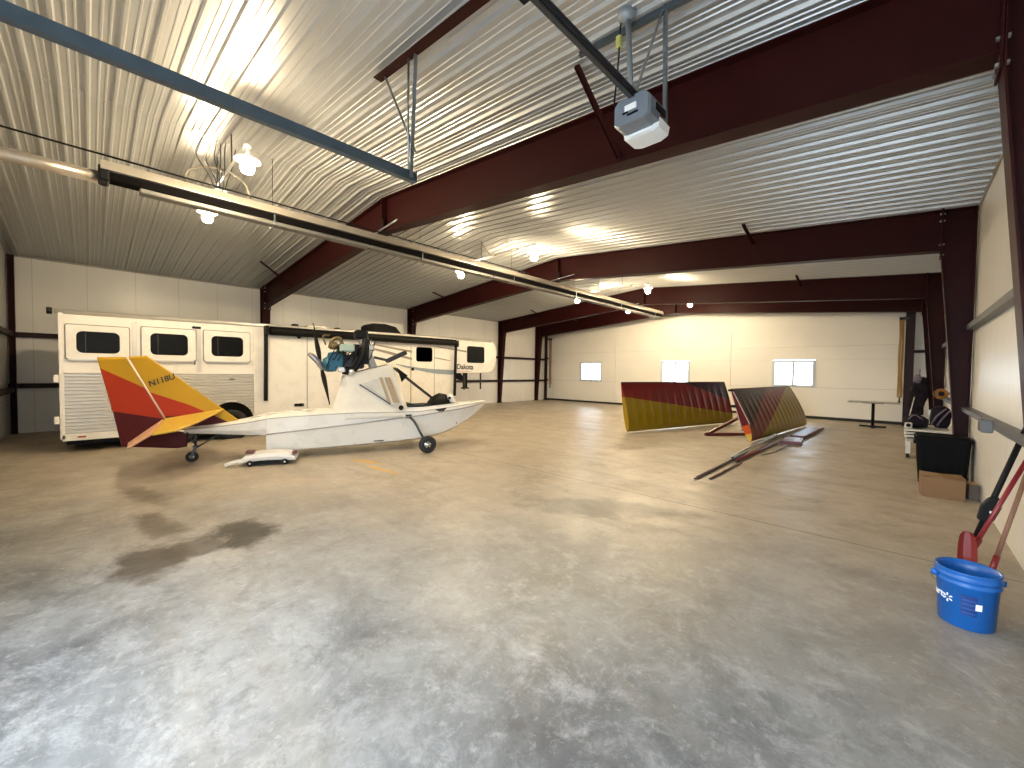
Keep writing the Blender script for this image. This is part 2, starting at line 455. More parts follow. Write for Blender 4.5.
# ------------------------------------------------------------------ steel portal frames
DEP = .65
def frame(Y, label, loclabel=None):
    t = thing('portal_frame', label, 'steel frame', (XRI, Y, 0), 0, 'maroon steel portal frames')
    ox = XRI
    fw, th = .20, .014
    for sg in (-1, 1):
        xo = (XL + .02) if sg < 0 else (XR - .02)
        xi_t = xo - sg * .37; xi_b = xo - sg * .09
        zt_o = zc(xo) - .03; zk = zc(xi_t) - DEP
        c = MB()
        pts = [(xo, .02), (xi_b, .02), (xi_t, zk), (xi_t, zc(xi_t) - .03), (xo, zt_o)]
        c.prism(pts, .012, lambda a, b, d: (a - ox, d - .006, b))
        c.bar((xo - ox - sg * .007, 0, .02), (xo - ox - sg * .007, 0, zt_o), th, fw, (0, 1, 0))
        c.bar((xi_b - ox, 0, .02), (xi_t - ox, 0, zk), th, fw, (0, 1, 0))
        c.build('column', RED_IRON, t)
        b = MB(); b.box(((xo + xi_b) / 2 - ox, 0, .012), (.20, .26, .02)); 
        for dx in (-.075, .075):
            for dy in (-.09, .09): b.box(((xo + xi_b) / 2 - ox + dx, dy, .03), (.03, .03, .03))
        b.build('base_plate', RED_IRON, t)
        r = MB()
        def top(x): return zc(x) - .03
        zr = HRI - DEP
        pts = [(xi_t, zk), (ox, zr), (ox, top(ox)), (xi_t, top(xi_t))]
        r.prism(pts, .012, lambda a, b, d: (a - ox, d - .006, b))
        r.bar((xi_t - ox, 0, zk), (0, 0, zr), fw, th)
        r.bar((xo - ox, 0, top(xo)), (0, 0, top(ox)), fw, th)
        r.build('rafter', RED_IRON, t)
        k = MB()
        for off in (-.016, .016): k.box((xi_t - ox + off * .5, 0, (zk + top(xi_t)) / 2 - .04), (.012, .22, top(xi_t) - zk + .14))
        k.build('knee_plate', RED_IRON, t)
        if Y > 10: continue
        for zz in (zk - .07, zk + .09, top(xi_t) - .16, top(xi_t) - .05):
            for yy in (-.065, .065):
                bl = MB(); bl.lathe([(.0, -.03), (.016, -.03), (.016, .03), (0, .03)], 6, Matrix.Translation((xi_t - ox, yy, zz)) @ Matrix.Rotation(PI / 2, 4, 'Y'), False)
                bl.build('knee_bolt', mat('zinc_bolt', (.5, .5, .5), .3, .9), t)
    p = MB(); p.box((0, 0, HRI - DEP / 2 - .02), (.03, .22, DEP - .02)); p.build('ridge_plate', RED_IRON, t)
    # diagonal flange braces up to the roof purlins, seen on the near side
    for x in (-12.25, -2.25):
        f = MB(); zb = zc(x) - DEP * (1 if Y < 5 else .45)
        f.bar((x - ox, -.82, zc(x) - .03), (x - ox, -.02, zb + .08), .05, .008); f.bar((x - ox - .022, -.82, zc(x) - .03), (x - ox - .022, -.02, zb + .08), .008, .05)
        f.build('flange_brace', RED_IRON, t)
    return t
frame(FRAMES[0], 'nearest maroon steel portal frame, its big rafter crossing behind the grey door opener')
frame(FRAMES[1], 'second maroon steel portal frame, its column beside the black storage bin')
frame(FRAMES[2], 'third maroon steel portal frame, its left column beyond the trailer nose')
frame(FRAMES[3], 'farthest maroon steel portal frame, directly before the cream wall with windows')
t = thing('corner_column', 'maroon steel column in the front left corner left of the trailer', 'column', (XL + .12, YF + .075, 0))
mb = MB(); mb.box((0, 0, 2.1), (.012, .09, 4.17)); mb.box((.0, .045, 2.1), (.10, .012, 4.17)); mb.box((.0, -.045, 2.1), (.10, .012, 4.17)); mb.build('column', RED_IRON, t)
mb = MB(); mb.box((0, 0, .012), (.14, .12, .022)); mb.build('base_plate', RED_IRON, t)
# dark guide posts of the big door, at both ends of the back wall
for x, lab in ((-14.74 - .12, 'dark steel guide post at the left end of the cream hangar door'), (.18, 'dark steel guide post at the right end of the cream hangar door')):
    t = thing('guide_post', lab, 'post', (x, 18.33, 0), 0, 'hangar door guide posts')
    mb = MB(); mb.box((0, 0, 1.9), (.012, .16, 3.8)); mb.box((-.07, .08, 1.9), (.15, .012, 3.8)); mb.box((.0, -.08, 1.9), (.15, .012, 3.8)); mb.build('post', GIRT, t)
    mb = MB(); mb.box((0, 0, .01), (.3, .24, .02)); mb.build('base_plate', GIRT, t)
# yellow lift straps with their drums
YEL = mat('yellow_webbing', (.36, .235, .085), .75, 0, 8, .3, .3, 60, stretch=(3, 3, .4))
TAN = mat('tan_webbing', (.24, .15, .06), .7, 0, 8, .35, .3, 60, stretch=(3, 3, .4))
for x, m_, lab in ((-.05, YEL, 'yellow lift strap hanging at right end of the hangar door'), (-14.66, TAN, 'brown lift strap hanging at left end of the hangar door')):
    t = thing('lift_strap', lab, 'strap', (x, 18.42, 0))
    mb = MB()
    for dx, dy in ((-.035, 0), (.03, .035)):
        rings = []
        for i in range(15):
            z = .92 + i * (3.46 - .92) / 14; w = .030 + .004 * math.sin(i * 1.1 + dx * 30)
            sh = .006 * math.sin(i * .8 + dx * 20)
            rings.append([(dx + sh - w, dy - .008, z), (dx + sh + w, dy - .008, z), (dx + sh + w, dy + .008, z), (dx + sh - w, dy + .008, z)])
        mb.loft(rings)
    mb.build('webbing', m_, t)
    mb = MB(); mb.lathe([(.0, -.07), (.07, -.07), (.07, -.05), (.045, -.05), (.045, .05), (.07, .05), (.07, .07), (0, .07)], 20, Matrix.Translation((0, .02, 3.50)) @ Matrix.Rotation(PI / 2, 4, 'Y')); mb.build('drum', GREY_DARK, t)
    sx = 1 if x > -5 else -1
    mb = MB(); mb.box((sx * .10, -.02, 3.50), (.10, .10, .05)); mb.build('bracket', GREY_DARK, t)
    mb = MB(); mb.bar((0, .02, .93), (0, .02, .78), .035, .035); mb.lathe([(0, 0), (.03, 0), (.03, .1), (0, .1)], 10, Matrix.Translation((0, .02, .70))); mb.build('hook', BLACK, t)

# ------------------------------------------------------------------ tube heater along the ridge
REFL = mat('heater_reflector_sheet', (.42, .385, .325), .36, .55, 5, .12, rvar=.08)
t = thing('tube_heater', 'very long radiant tube heater hung below the roof ridge', 'heater', (-7.2, .13, 0))
y0, y1 = 0.0, 16.04
mb = MB()
prof = [(.15, 4.005), (.15, 4.02), (.12, 4.12), (-.12, 4.12), (-.15, 4.02), (-.15, 4.005)]
inn = [(a * .93, b - .012 if b > 4.05 else b) for a, b in prof]
n = len(prof)
seg = [y0 + .0, 2.9, 5.9, 8.9, 11.9, 14.6, y1]
for i in range(len(seg) - 1):
    ya, yb = seg[i], seg[i + 1] + (.06 if i < len(seg) - 2 else 0); e = .004 * (i % 2)
    vs = [(a * (1 + e), ya, b + e) for a, b in prof] + [(a * (1 + e), yb, b + e) for a, b in prof]
    vs += [(a, ya, b) for a, b in inn] + [(a, yb, b) for a, b in inn]
    fs = [(k, k + 1, n + k + 1, n + k) for k in range(n - 1)] + [(2 * n + k + 1, 2 * n + k, 3 * n + k, 3 * n + k + 1) for k in range(n - 1)]
    fs += [(0, n, 3 * n, 2 * n), (n - 1, 3 * n - 1, 4 * n - 1, 2 * n - 1)]
    mb.add(vs, fs)
mb.build('reflector', REFL, t, fix=False)
mb = MB(); mb.box((0, (y0 + y1) / 2, 3.955), (.20, y1 - y0 - .1, .09)); mb.build('radiant_tube', mat('black_heater_tube', (.0035, .003, .003), .8, 0, 9, .3, spec=.05), t)
mb = MB()
for i in range(5): mb.box((0, y0 + .35 + (i + .5) * 3.13, 3.875), (.16, 3.12, .065), bev=.012)
mb.build('lower_tray', mat('heater_tray', (.15, .145, .135), .5, .3, 5, .12), t)
mb = MB(); mb.tube([(.0, y0 - .02, 3.93), (0, -1.3, 3.93)], .075, 16)
mb.build('exhaust_pipe', mat('flue_pipe', (.45, .41, .36), .35, .7, 10, .15, rvar=.1), t)
mb = MB(); mb.box((0, y0 + .03, 3.97), (.26, .1, .2), bev=.02); mb.build('end_box', BLACK, t)
for y in (1.9, 4.6, 7.3, 10.0, 12.7, 15.4):
    mb = MB(); mb.tube([(0, y, 4.14), (0, y, HRI)], .004, 6); mb.build('hanger_wire', GREY_DARK, t)
    mb = MB(); mb.box((0, y, 3.96), (.215, .02, .24)); mb.build('hanger_strap', GALV, t)
t2 = tag(MB().tube([(-7.1, -1.17, 4.19), (-7.1, 4, 4.17), (-7.12, 8, 4.18)], .012, 6).build('cable', BLACK), 'thin black cable running just above the long tube heater', 'cable')

# ------------------------------------------------------------------ hanging lamps: a pipe across the building with a bulb at either end
BULB = emit('lit_bulb', (1.0, .79, .50), 740)
def lamp_fixture(Y, xa, xb, z, zb, label):
    t = thing('hanging_lamp', label, 'light', (XRI, Y, 0), 0, 'two-bulb hanging lamps under the ridge')
    ox = XRI
    mb = MB(); mb.tube([(xa - ox, 0, z), (xb - ox, 0, z)], .018, 8); mb.build('crossbar', ALU, t)
    for k, x in enumerate((XRI - .45, XRI + .45)):
        mb = MB(); mb.tube([(x - ox, 0, z), (x - ox, 0, zc(x))], .008, 6); mb.build('hanger_rod', GREY_DARK, t)
    mb = MB(); mb.tube([(-.45, 0, zc(XRI - .45) - .05), (-.1, 0, z)], .006, 6); mb.build('brace_wire', GREY_DARK, t)
    for x in (xa, xb):
        mb = MB(); mb.lathe([(0, .02), (.03, .02), (.04, -.02), (.034, -.05), (0, -.05)], 14, Matrix.Translation((x - ox, 0, z)));
        mb.tube([(x - ox, 0, z), (x - ox, 0, zb + .1)], .012, 6); mb.lathe([(.03, .125), (.10, .11), (.145, .075), (.147, .070), (.10, .10), (.03, .115)], 20, Matrix.Translation((x - ox, 0, zb))); mb.build('socket_and_added_dish', mat('white_socket', (.7, .68, .62), .4), t)  # wide dish above the bulb is added to shade the ceiling from it
        mb = MB(); mb.lathe([(0.0, .10), (.03, .095), (.04, .06), (.07, .02), (.078, -.02), (.058, -.07), (0.0, -.09)], 12, Matrix.Translation((x - ox, 0, zb))); mb.build('bulb', BULB, t)
    return t
lamp_fixture(1.40, -8.42, -5.95, 4.40, 4.11, 'nearest two-bulb hanging lamp, above the heater between trailer and blue track')
lamp_fixture(6.80, -8.43, -5.90, 4.40, 4.13, 'second two-bulb hanging lamp, just before the second steel frame')
lamp_fixture(12.2, -8.50, -5.84, 4.43, 4.20, 'third two-bulb hanging lamp, between the second and third steel frames')
lamp_fixture(15.6, -8.32, -5.80, 4.43, 4.20, 'farthest two-bulb hanging lamp, close to the wall with windows')
# wiring and gas hose at the first lamp
HOSE = mat('grey_hose', (.25, .22, .17), .5)
def arc(pts, n=10):
    out = []
    P = [Vector(p) for p in pts]; P = [2 * P[0] - P[1]] + P + [2 * P[-1] - P[-2]]
    for i in range(1, len(P) - 2):
        for k in range(n):
            u = k / n; a, b, c, d = P[i - 1], P[i], P[i + 1], P[i + 2]
            out.append(.5 * ((2 * b) + (c - a) * u + (2 * a - 5 * b + 4 * c - d) * u * u + (3 * b - a - 3 * c + d) * u ** 3))
    out.append(P[-2]); return out
HT = bpy.data.objects['tube_heater']
def hp_(p): return (p[0] + 7.2, p[1] - .13, p[2])
MB().tube(arc([hp_(q) for q in [(-7.25, 1.22, 4.10), (-7.45, 1.03, 4.24), (-7.5, 1.02, 4.42), (-7.4, 1.2, 4.52), (-7.25, 1.45, 4.50), (-7.2, 1.66, 4.36), (-7.2, 1.74, 4.12)]]), .014, 8).build('gas_hose', HOSE, HT)
for k in range(6):
    a = random.uniform(-.22, .22); b = random.uniform(-.15, .15)
    MB().tube(arc([(b * .5, 1.22 + a * .3, 4.12), (b + random.uniform(-.06, .06), 1.22 + a * .5, 4.35), (b * .8, 1.22 + a + random.uniform(-.08, .08), 4.6), (b * .5, 1.22 + a, HRI - .03)]), .007, 6).build('conduit', GREY_DARK, HT)
mb = MB(); mb.box((0, 1.22, 4.16), (.12, .16, .10), bev=.01); mb.build('junction_box', GALV, HT)

# ------------------------------------------------------------------ overhead door hardware
def cchan(mb, a, b, w, h, th=.006):
    a = Vector(a); b = Vector(b)
    mb.bar(a + Vector((0, 0, h / 2)), b + Vector((0, 0, h / 2)), w, th); mb.bar(a - Vector((0, 0, h / 2)), b - Vector((0, 0, h / 2)), w, th)
    mb.bar(a + Vector((-w / 2, 0, 0)), b + Vector((-w / 2, 0, 0)), th, h + th)
t = thing('door_track', 'blue-grey horizontal overhead door track across the upper left ceiling', 'door track', (-3.44, 0, 3.448))
mb = MB(); cchan(mb, (0, -1.1, 0), (0, 2.18, 0), .06, .075); mb.bar((.03, -1.1, 0), (.03, 2.18, 0), .006, .085); mb.build('track', BLUE_STEEL, t)
mb = MB(); mb.bar((.0, 2.19, .06), (.0, 2.19, -.05), .085, .01, (0, 1, 0)); mb.build('end_stop', BLUE_STEEL, t)
def perf(mb, a, b, w=.035, th=.004, pitch=.05):
    """perforated angle iron: ladder of small webs along each leg"""
    a = Vector(a); b = Vector(b); d = b - a; L = d.length; d.normalize()
    mb.bar(a, b, th, w, (1, 0, 0)); mb.bar(a + Vector((w / 2, 0, 0)), b + Vector((w / 2, 0, 0)), w, th, (1, 0, 0))
    k = int(L / pitch)
    for i in range(k):
        p = a + d * (i + .5) * pitch
        mb.box(p, (.009, w * .45, .02))
mb = MB(); mb.tube([(0.02, 2.12, 0), (.03, 2.10, .6), (.06, 2.09, 1.12)], .012, 4)
perf(mb, (.03, 2.13, -.02), (.15, 2.10, 1.11)); mb.build('hanger_angle', GALV, t)
mb = MB(); mb.bar((-.40, 2.09, 1.13), (.10, 2.14, .19), .03, .006); mb.build('diagonal_brace', GALV, t)
MB().bar((-.48, 2.085, zc(-3.92) - .045 - 3.448), (1.44, 2.12, zc(-2.0) - .045 - 3.448), .05, .06).bar((-.48, 2.06, zc(-3.92) - .072 - 3.448), (1.44, 2.095, zc(-2.0) - .072 - 3.448), .09, .008).build('hanger_rail', RED_IRON, t)

op = thing('door_opener', 'grey garage door opener with white lamp cover hung from the ceiling', 'door opener', (-1.42, 2.80, 3.36))
OS = .80; op.scale = (OS, OS, OS)
OPG = mat('opener_housing', (.17, .20, .24), .35, .2, 10, .1)
mb = MB()
P = [(-.17, 0.02), (-.17, .17), (-.13, .215), (.13, .215), (.17, .17), (.17, .02), (.12, -.01), (-.12, -.01)]
mb.loft([[(a * s_, y, b) for a, b in P] for y, s_ in ((-.2, .92), (-.17, 1), (.17, 1), (.2, .92))]); mb.build('housing', OPG, op)
mb = MB()
P = [(-.178, .05), (-.165, -.02), (-.11, -.04), (.11, -.04), (.165, -.02), (.178, .05)]
mb.loft([[(a * s_, y, b * s_) for a, b in P] for y, s_ in ((-.03, .8), (.0, 1), (.20, 1.0), (.225, .8))])
mb.build('lamp_cover', mat('white_lens', (.72, .75, .76), .35, 0, 8, .05), op)
mb = MB(); mb.box((.0, -.203, .12), (.11, .012, .05)); mb.build('label_plate', mat('white_label', (.8, .8, .8), .4), op)
mb = MB(); mb.box((.02, -.205, .06), (.10, .012, .014)); mb.box((-.05, -.205, .085), (.05, .012, .012)); mb.box((.172, .02, .12), (.012, .18, .06)); mb.build('vent_slot', BLACK, op)
mb = MB(); mb.box((.168, .03, .09), (.012, .05, .10)); mb.build('rating_sticker', MAROON, op)
mb = MB(); mb.bar((0, -.10, .225), (0, -4.8, .17), .035, .055); mb.bar((0, -.10, .255), (0, -4.8, .20), .075, .006); mb.build('rail', GREY_DARK, op)
mb = MB(); mb.bar((.03, -.10, .20), (.03, -4.8, .145), .005, .012); mb.box((0, -1.6, .17), (.08, .12, .05)); mb.build('trolley_chain', BLACK, op)
mb = MB(); perf(mb, (.13, .20, -.0), (.06, .31, 1.04 / OS), .035); mb.build('hanger_strap', GALV, op)
mb = MB(); mb.bar((-.03, -.1, .24), (.05, .31, 1.02 / OS), .03, .005); mb.build('diagonal_brace', GALV, op)
mb = MB(); mb.tube([(-.26, .19, 1.06 / OS), (-.14, .08, .24)], .026, 10); mb.build('conduit', mat('grey_conduit', (.36, .40, .43), .35, .7), op)
mb = MB(); mb.lathe([(0, -.075), (.05, -.07), (.085, -.03), (.09, .02), (.07, .06), (.07, .11)], 16, Matrix.Translation((-.27, .19, 1.04 / OS))); mb.build('junction_dome', mat('cast_grey', (.26, .29, .32), .5, .5, 14, .2), op)
mb = MB(); mb.tube(arc([(-.31, .15, 1.22), (-.315, .13, 1.06), (-.30, .10, .85), (-.30, .05, .5), (-.25, -.04, .32), (-.15, -.08, .2)]), .008, 6); mb.build('power_cord', BLACK, op)
mb = MB(); mb.box((-.315, .13, 1.03), (.055, .055, .12), bev=.01); mb.build('plug', mat('yellow_plug', (.42, .42, .12), .5), op)
mb = MB(); mb.bar((-.72 / OS, .31, (zc(-2.14) - 3.36 - .05) / OS), (.45 / OS, .31, (zc(-.97) - 3.36 - .05) / OS), .05, .05); mb.build('ceiling_strut', BLUE_STEEL, op)

# small hooks and conduit stubs clamped to the rafters
def hook(x, y, z, lab, rot=0):
    t = thing('beam_hook', lab, 'hook', (x, y, z), rot)
    mb = MB(); mb.bar((0, 0, -.02), (0, 0, .22), .05, .02, (0, 1, 0)); mb.build('shank', BLACK, t)
    mb = MB(); mb.tube([(-.45, -.03, -.02), (.55, -.03, .06)], .014, 8); mb.build('rod', GALV, t)
hook(-7.13, 9.30, 4.24, 'short conduit on a black clamp below the second frame ridge')
hook(-7.10, 3.86, 4.22, 'short conduit on a black clamp below the nearest frame ridge')
hook(-7.9, 14.64, 4.22, 'short conduit on a black clamp below the third frame ridge')

# ------------------------------------------------------------------ horse trailer along the left wall
TRW = mat('trailer_white', (.74, .72, .67), .28, 0, 3, .04, rvar=.06, coat=.3)
TRA = mat('trailer_aluminium', (.60, .585, .55), .33, .55, 6, .08, rvar=.08)
DKGLASS = mat('dark_tinted_glass', (.004, .0045, .005), .3, 0, 5, .1, spec=.15)
SW1 = mat('taupe_stripe', (.24, .21, .18), .35, 0, 5, .05)
SW2 = mat('blue_grey_stripe', (.23, .28, .33), .35, 0, 5, .05)
tr = thing('horse_trailer', 'long white gooseneck horse trailer parked along the left wall', 'trailer', (-11.0, 4.2, 0))
OY = 4.2
def T(y, z, x=0.0): return (x, y - OY, z)
def roofz(y): return 2.575 + (y + .4) * .0118
mb = MB()
side = [(-.35, .27), (2.78, .36), (2.85, .50), (8.6, .50), (8.72, 1.54), (10.15, 1.55), (10.45, 1.68), (10.60, 2.0), (10.60, 2.45), (10.45, 2.68), (10.2, roofz(10.2)), (-.38, roofz(-.4))]
mb.prism(side, 2.3, lambda a, b, d: (-d, a - OY, b)); mb.build('body', TRW, tr, bevel=.03)
mb = MB(); mb.box(T(1.2, .22, -1.15), (1.9, 3.0, .18)); mb.box(T(5.7, .40, -1.15), (1.7, 6.0, .2)); mb.build('chassis', BLACK, tr)
# ribbed lower panel with a wheel cut-out
mb = MB(); nr = 17
for i in range(nr):
    za = .36 + i * (1.11 / nr); zb = za + 1.11 / nr
    def half(yc, rad, z): 
        d = z - .40
        return math.sqrt(max(0, rad * rad - d * d)) if z < .40 + rad else 0
    spans = [(-.33, 2.69)]
    h = half(0, .43, za)
    if h > .05: spans = [(-.33, 1.28 - h), (1.28 + h, 2.24 - h), (2.24 + h, 2.69)]
    for a, b in spans:
        if b - a < .02: continue
        ring = [(0, za + .004), (.006, za + .008), (.022, za + .02), (.022, zb - .012), (.006, zb - .004), (0, zb - .001)]
        mb.loft([[T(y, z, x) for x, z in ring] for y in (a, b)], closed=True)
mb.build('ribbed_panel', TRA, tr)
mb = MB(); mb.box(T(1.18, .29, .012), (.03, 3.05, .11)); mb.build('bottom_rail', TRW, tr)
mb = MB(); mb.box(T(-.34, 1.42, .012), (.03, .06, 2.3)); mb.build('corner_post', TRW, tr)
for yc in (1.28, 2.24):
    M_ = Matrix.Translation(T(yc, .335, -.10)) @ Matrix.Rotation(PI / 2, 4, 'Y')
    mb = MB(); mb.lathe([(0, 0), (.44, 0), (.44, .105), (.43, .105), (.43, .098), (0, .098)], 32, Matrix.Translation(T(yc, .40, -.09)) @ Matrix.Rotation(PI / 2, 4, 'Y')); mb.build('wheel_well', BLACK, tr)
    mb = MB(); mb.lathe([(.19, 0), (.19, .10), (.22, .125), (.31, .125), (.335, .10), (.335, 0)], 28, M_); w = mb.build('wheel', BLACK_RUB, tr)
    mb = MB(); mb.lathe([(0, .09), (.05, .095), (.06, .07), (.17, .06), (.20, .105), (.19, .03)], 20, M_); mb.build('rim', CHROME, w)
# stall windows with drop-down frames
for ya, yb, za, zb in ((-.152, .427, 1.856, 2.26), (.87, 1.47, 1.86, 2.30), (1.875, 2.474, 1.869, 2.315)):
    mb = MB(); cy, cz, w, h = (ya + yb) / 2, (za + zb) / 2, yb - ya, zb - za
    outr = rrect(cy, cz, w + .26, h + .22, .03); innr = rrect(cy, cz, w + .0, h, .09)
    k = len(outr)
    for x0, x1 in ((0, .035),):
        vs = [T(a, b, x1) for a, b in outr] + [T(a, b, x1) for a, b in innr] + [T(a, b, x0) for a, b in outr] + [T(a, b, .008) for a, b in innr]
        fs = []
        for i in range(k):
            j = (i + 1) % k; fs += [(i, j, k + j, k + i), (i, 2 * k + i, 2 * k + j, j), (k + i, k + j, 3 * k + j, 3 * k + i)]
        mb.add(vs, fs)
    f = mb.build('window_frame', TRW, tr)
    mb = MB(); mb.prism(rrect(cy, cz, w + .295, h + .255, .04), .012, lambda a, b, d: T(a, b, d - .002)); mb.build('frame_shadow_line', mat('frame_shadow_grey', (.22, .21, .20), .6), f)  # grey rim round the frame is its shadow, painted as an outline
    mb = MB(); mb.prism(innr, .012, lambda a, b, d: T(a, b, .004 + d)); mb.build('pane', DKGLASS, f)
    mb = MB(); mb.box(T(cy, za - .125, .03), (.06, w + .2, .03)); mb.build('hinge_bar', TRA, f)
    mb = MB(); mb.box(T(ya + .12, cz, .02), (.008, .012, h - .06)); mb.build('guard_bar', GREY_DARK, f)
for ya, yb, za, zb in ((7.104, 7.707, 1.89, 2.35), (9.17, 9.976, 1.905, 2.49)):
    cy, cz = (ya + yb) / 2, (za + zb) / 2
    mb = MB(); mb.prism(rrect(cy, cz, yb - ya, zb - za, .08), .02, lambda a, b, d: T(a, b, d - .002)); mb.build('side_window', DKGLASS, tr)
# seams, door outlines and latches
for y, z0, z1 in ((.64, 1.5, 2.5), (1.66, 1.5, 2.5), (2.72, .4, 2.55)):
    mb = MB(); mb.box(T(y, (z0 + z1) / 2, .008), (.016, .07, z1 - z0)); mb.build('seam_strip', TRA if y < 2 else TRW, tr)
mb = MB(); mb.box(T(1.2, 1.495, .012), (.03, 3.05, .035)); mb.build('belt_rail', TRW, tr)
for y, z0, z1 in ((3.88, .55, 2.52), (6.92, .55, 2.35), (7.80, .55, 2.35)):
    mb = MB(); mb.box(T(y, (z0 + z1) / 2, .003), (.012, .02, z1 - z0)); mb.build('door_seam', mat('seam_grey', (.36, .34, .31), .5), tr)
mb = MB(); mb.prism(rrect(7.36, 1.43, .80, 1.80, .05), .012, lambda a, b, d: T(a, b, d)); mb.build('entry_door', TRW, tr)
mb = MB(); mb.prism(rrect(7.405, 2.12, .603, .46, .08), .02, lambda a, b, d: T(a, b, d - .002)); mb.build('entry_door_window', DKGLASS, tr)
for y, z, r in ((3.68, 2.43, .055), (3.72, .70, .045), (6.98, 1.65, .05)):
    mb = MB(); mb.lathe([(0, .02), (r, .02), (r, 0)], 16, Matrix.Translation(T(y, z, .004)) @ Matrix.Rotation(PI / 2, 4, 'Y')); mb.build('latch', BLACK, tr)
mb = MB(); mb.box(T(3.68, .70, .012), (.02, .22, .07)); mb.build('latch_plate', BLACK, tr)
for y, z in ((-.38, 1.38), (-.38, .62)):
    mb = MB(); mb.box(T(y - .03, z, .0), (.06, .07, .14), bev=.01); mb.build('door_hinge', TRW, tr)
mb = MB(); mb.box(T(-.10, .30, .03), (.012, .11, .03)); mb.build('marker_lamp', mat('red_lens', (.35, .03, .02), .3), tr)
mb = MB(); mb.prism(rrect(1.62, 2.47, .16, .05, .024), .03, lambda a, b, d: T(a, b, d)); mb.build('loading_lamp', BLACK, tr)
mb = MB(); mb.box(T(2.25, 1.36, .03), (.02, .09, .025)); mb.box(T(1.58, 1.72, .03), (.015, .025, .09)); mb.box(T(.30, .86, .03), (.012, .012, .18)); mb.build('tie_ring', GREY_DARK, tr)
# roof edge, awning and folding arms
mb = MB(); mb.tube([T(-.42, roofz(-.4) + .02, -.01), T(10.3, roofz(10.3) + .02, -.01)], .045, 10); mb.build('roof_rail', TRA, tr)
mb = MB(); mb.lathe([(0, 0), (.06, 0), (.06, .07), (0, .07)], 12, Matrix.Translation(T(-.44, roofz(-.4) + .02, -.01)) @ Matrix.Rotation(PI / 2, 4, 'X')); mb.build('rail_cap', BLACK, tr)
aw = MB(); aw.tube([T(3.0, 2.505, .13), T(8.55, 2.55, .13)], .10, 14); a_ = aw.build('awning_roll', mat('black_awning', (.006, .0055, .005), .55, 0, 12, .2, spec=.12), tr)
mb = MB(); mb.bar(T(2.92, 2.625, .10), T(8.6, 2.67, .10), .20, .022); mb.build('awning_case', TRA, a_)
for y, zb in ((2.92, .84), (8.60, .77)):
    mb = MB(); mb.bar(T(y, 2.60, .10), T(y, zb, .05), .06, .075, (0, 1, 0)); mb.box(T(y, 2.52, .13), (.2, .06, .2)); mb.build('awning_arm', BLACK, a_)
# swoosh graphics
def swoosh(pts_top, pts_bot, m, x=.0035):
    mb = MB(); a = arc([(0, p[0], p[1]) for p in pts_top], 6); b = arc([(0, p[0], p[1]) for p in pts_bot], 6)
    n = len(a); vs = [T(p[1], p[2], x) for p in a] + [T(p[1], p[2], x) for p in b] + [T(p[1], p[2], x - .006) for p in a] + [T(p[1], p[2], x - .006) for p in b]
    fs = []
    for i in range(n - 1): fs += [(i, i + 1, n + i + 1, n + i), (i, 2 * n + i, 2 * n + i + 1, i + 1), (n + i, n + i + 1, 3 * n + i + 1, 3 * n + i)]
    mb.add(vs, fs); return mb.build('swoosh_stripe', m, tr, fix=False)
swoosh([(5.2, 2.42), (6.0, 2.33), (7.0, 2.22)], [(5.2, 2.40), (6.0, 2.28), (7.0, 2.15)], SW1)
swoosh([(5.3, 2.30), (6.2, 2.16), (7.05, 1.98)], [(5.3, 2.26), (6.2, 2.08), (7.05, 1.91)], SW1)
swoosh([(7.8, 2.41), (8.5, 2.37), (9.15, 2.32)], [(7.8, 2.39), (8.5, 2.32), (9.15, 2.26)], SW1)
swoosh([(7.78, 2.05), (8.15, 2.01), (8.45, 1.96)], [(7.78, 2.02), (8.15, 1.97), (8.45, 1.94)], SW1)
swoosh([(6.4, 1.80), (7.1, 1.71), (7.8, 1.66), (8.7, 1.64)], [(6.4, 1.78), (7.1, 1.63), (7.8, 1.52), (8.7, 1.48)], SW2, .016)
swoosh([(8.7, 1.62), (9.0, 1.615), (9.4, 1.61)], [(8.7, 1.60), (9.0, 1.595), (9.4, 1.60)], mat('pink_stripe', (.5, .2, .22), .4))
text_obj('name_lettering', 'Dakota', .25, mat('lettering_grey', (.05, .045, .045), .5), tr, lambda x, y, z: T(8.72 + x * 1.0, 1.675 + y, .006 + z), bold=.006)
# roof fittings
mb = MB()
for i, (s_, dz) in enumerate(((1, 0),)):
    rings = []
    for y, z0, z1 in ((6.05, 2.66, 2.99), (6.11, 2.66, 3.05), (6.5, 2.66, 3.07), (6.85, 2.66, 3.01), (7.05, 2.66, 2.80)):
        rings.append([T(y, z0, -.75), T(y, z1 - .02, -.75), T(y, z1, -.85), T(y, z1, -1.45), T(y, z1 - .02, -1.55), T(y, z0, -1.55)])
    mb.loft(rings)
mb.build('air_conditioner', BLACK, tr, bevel=.02)
for y, w in ((3.75, .14), (4.85, .12)):
    mb = MB(); mb.box(T(y, 2.72, -.5), (.18, w, .12), bev=.02); mb.build('roof_vent', BLACK, tr)
mb = MB(); mb.prism(rrect(4.32, 2.72, .55, .14, .06), .5, lambda a, b, d: T(a, b, -.5 - d)); mb.build('roof_hatch', TRA, tr)
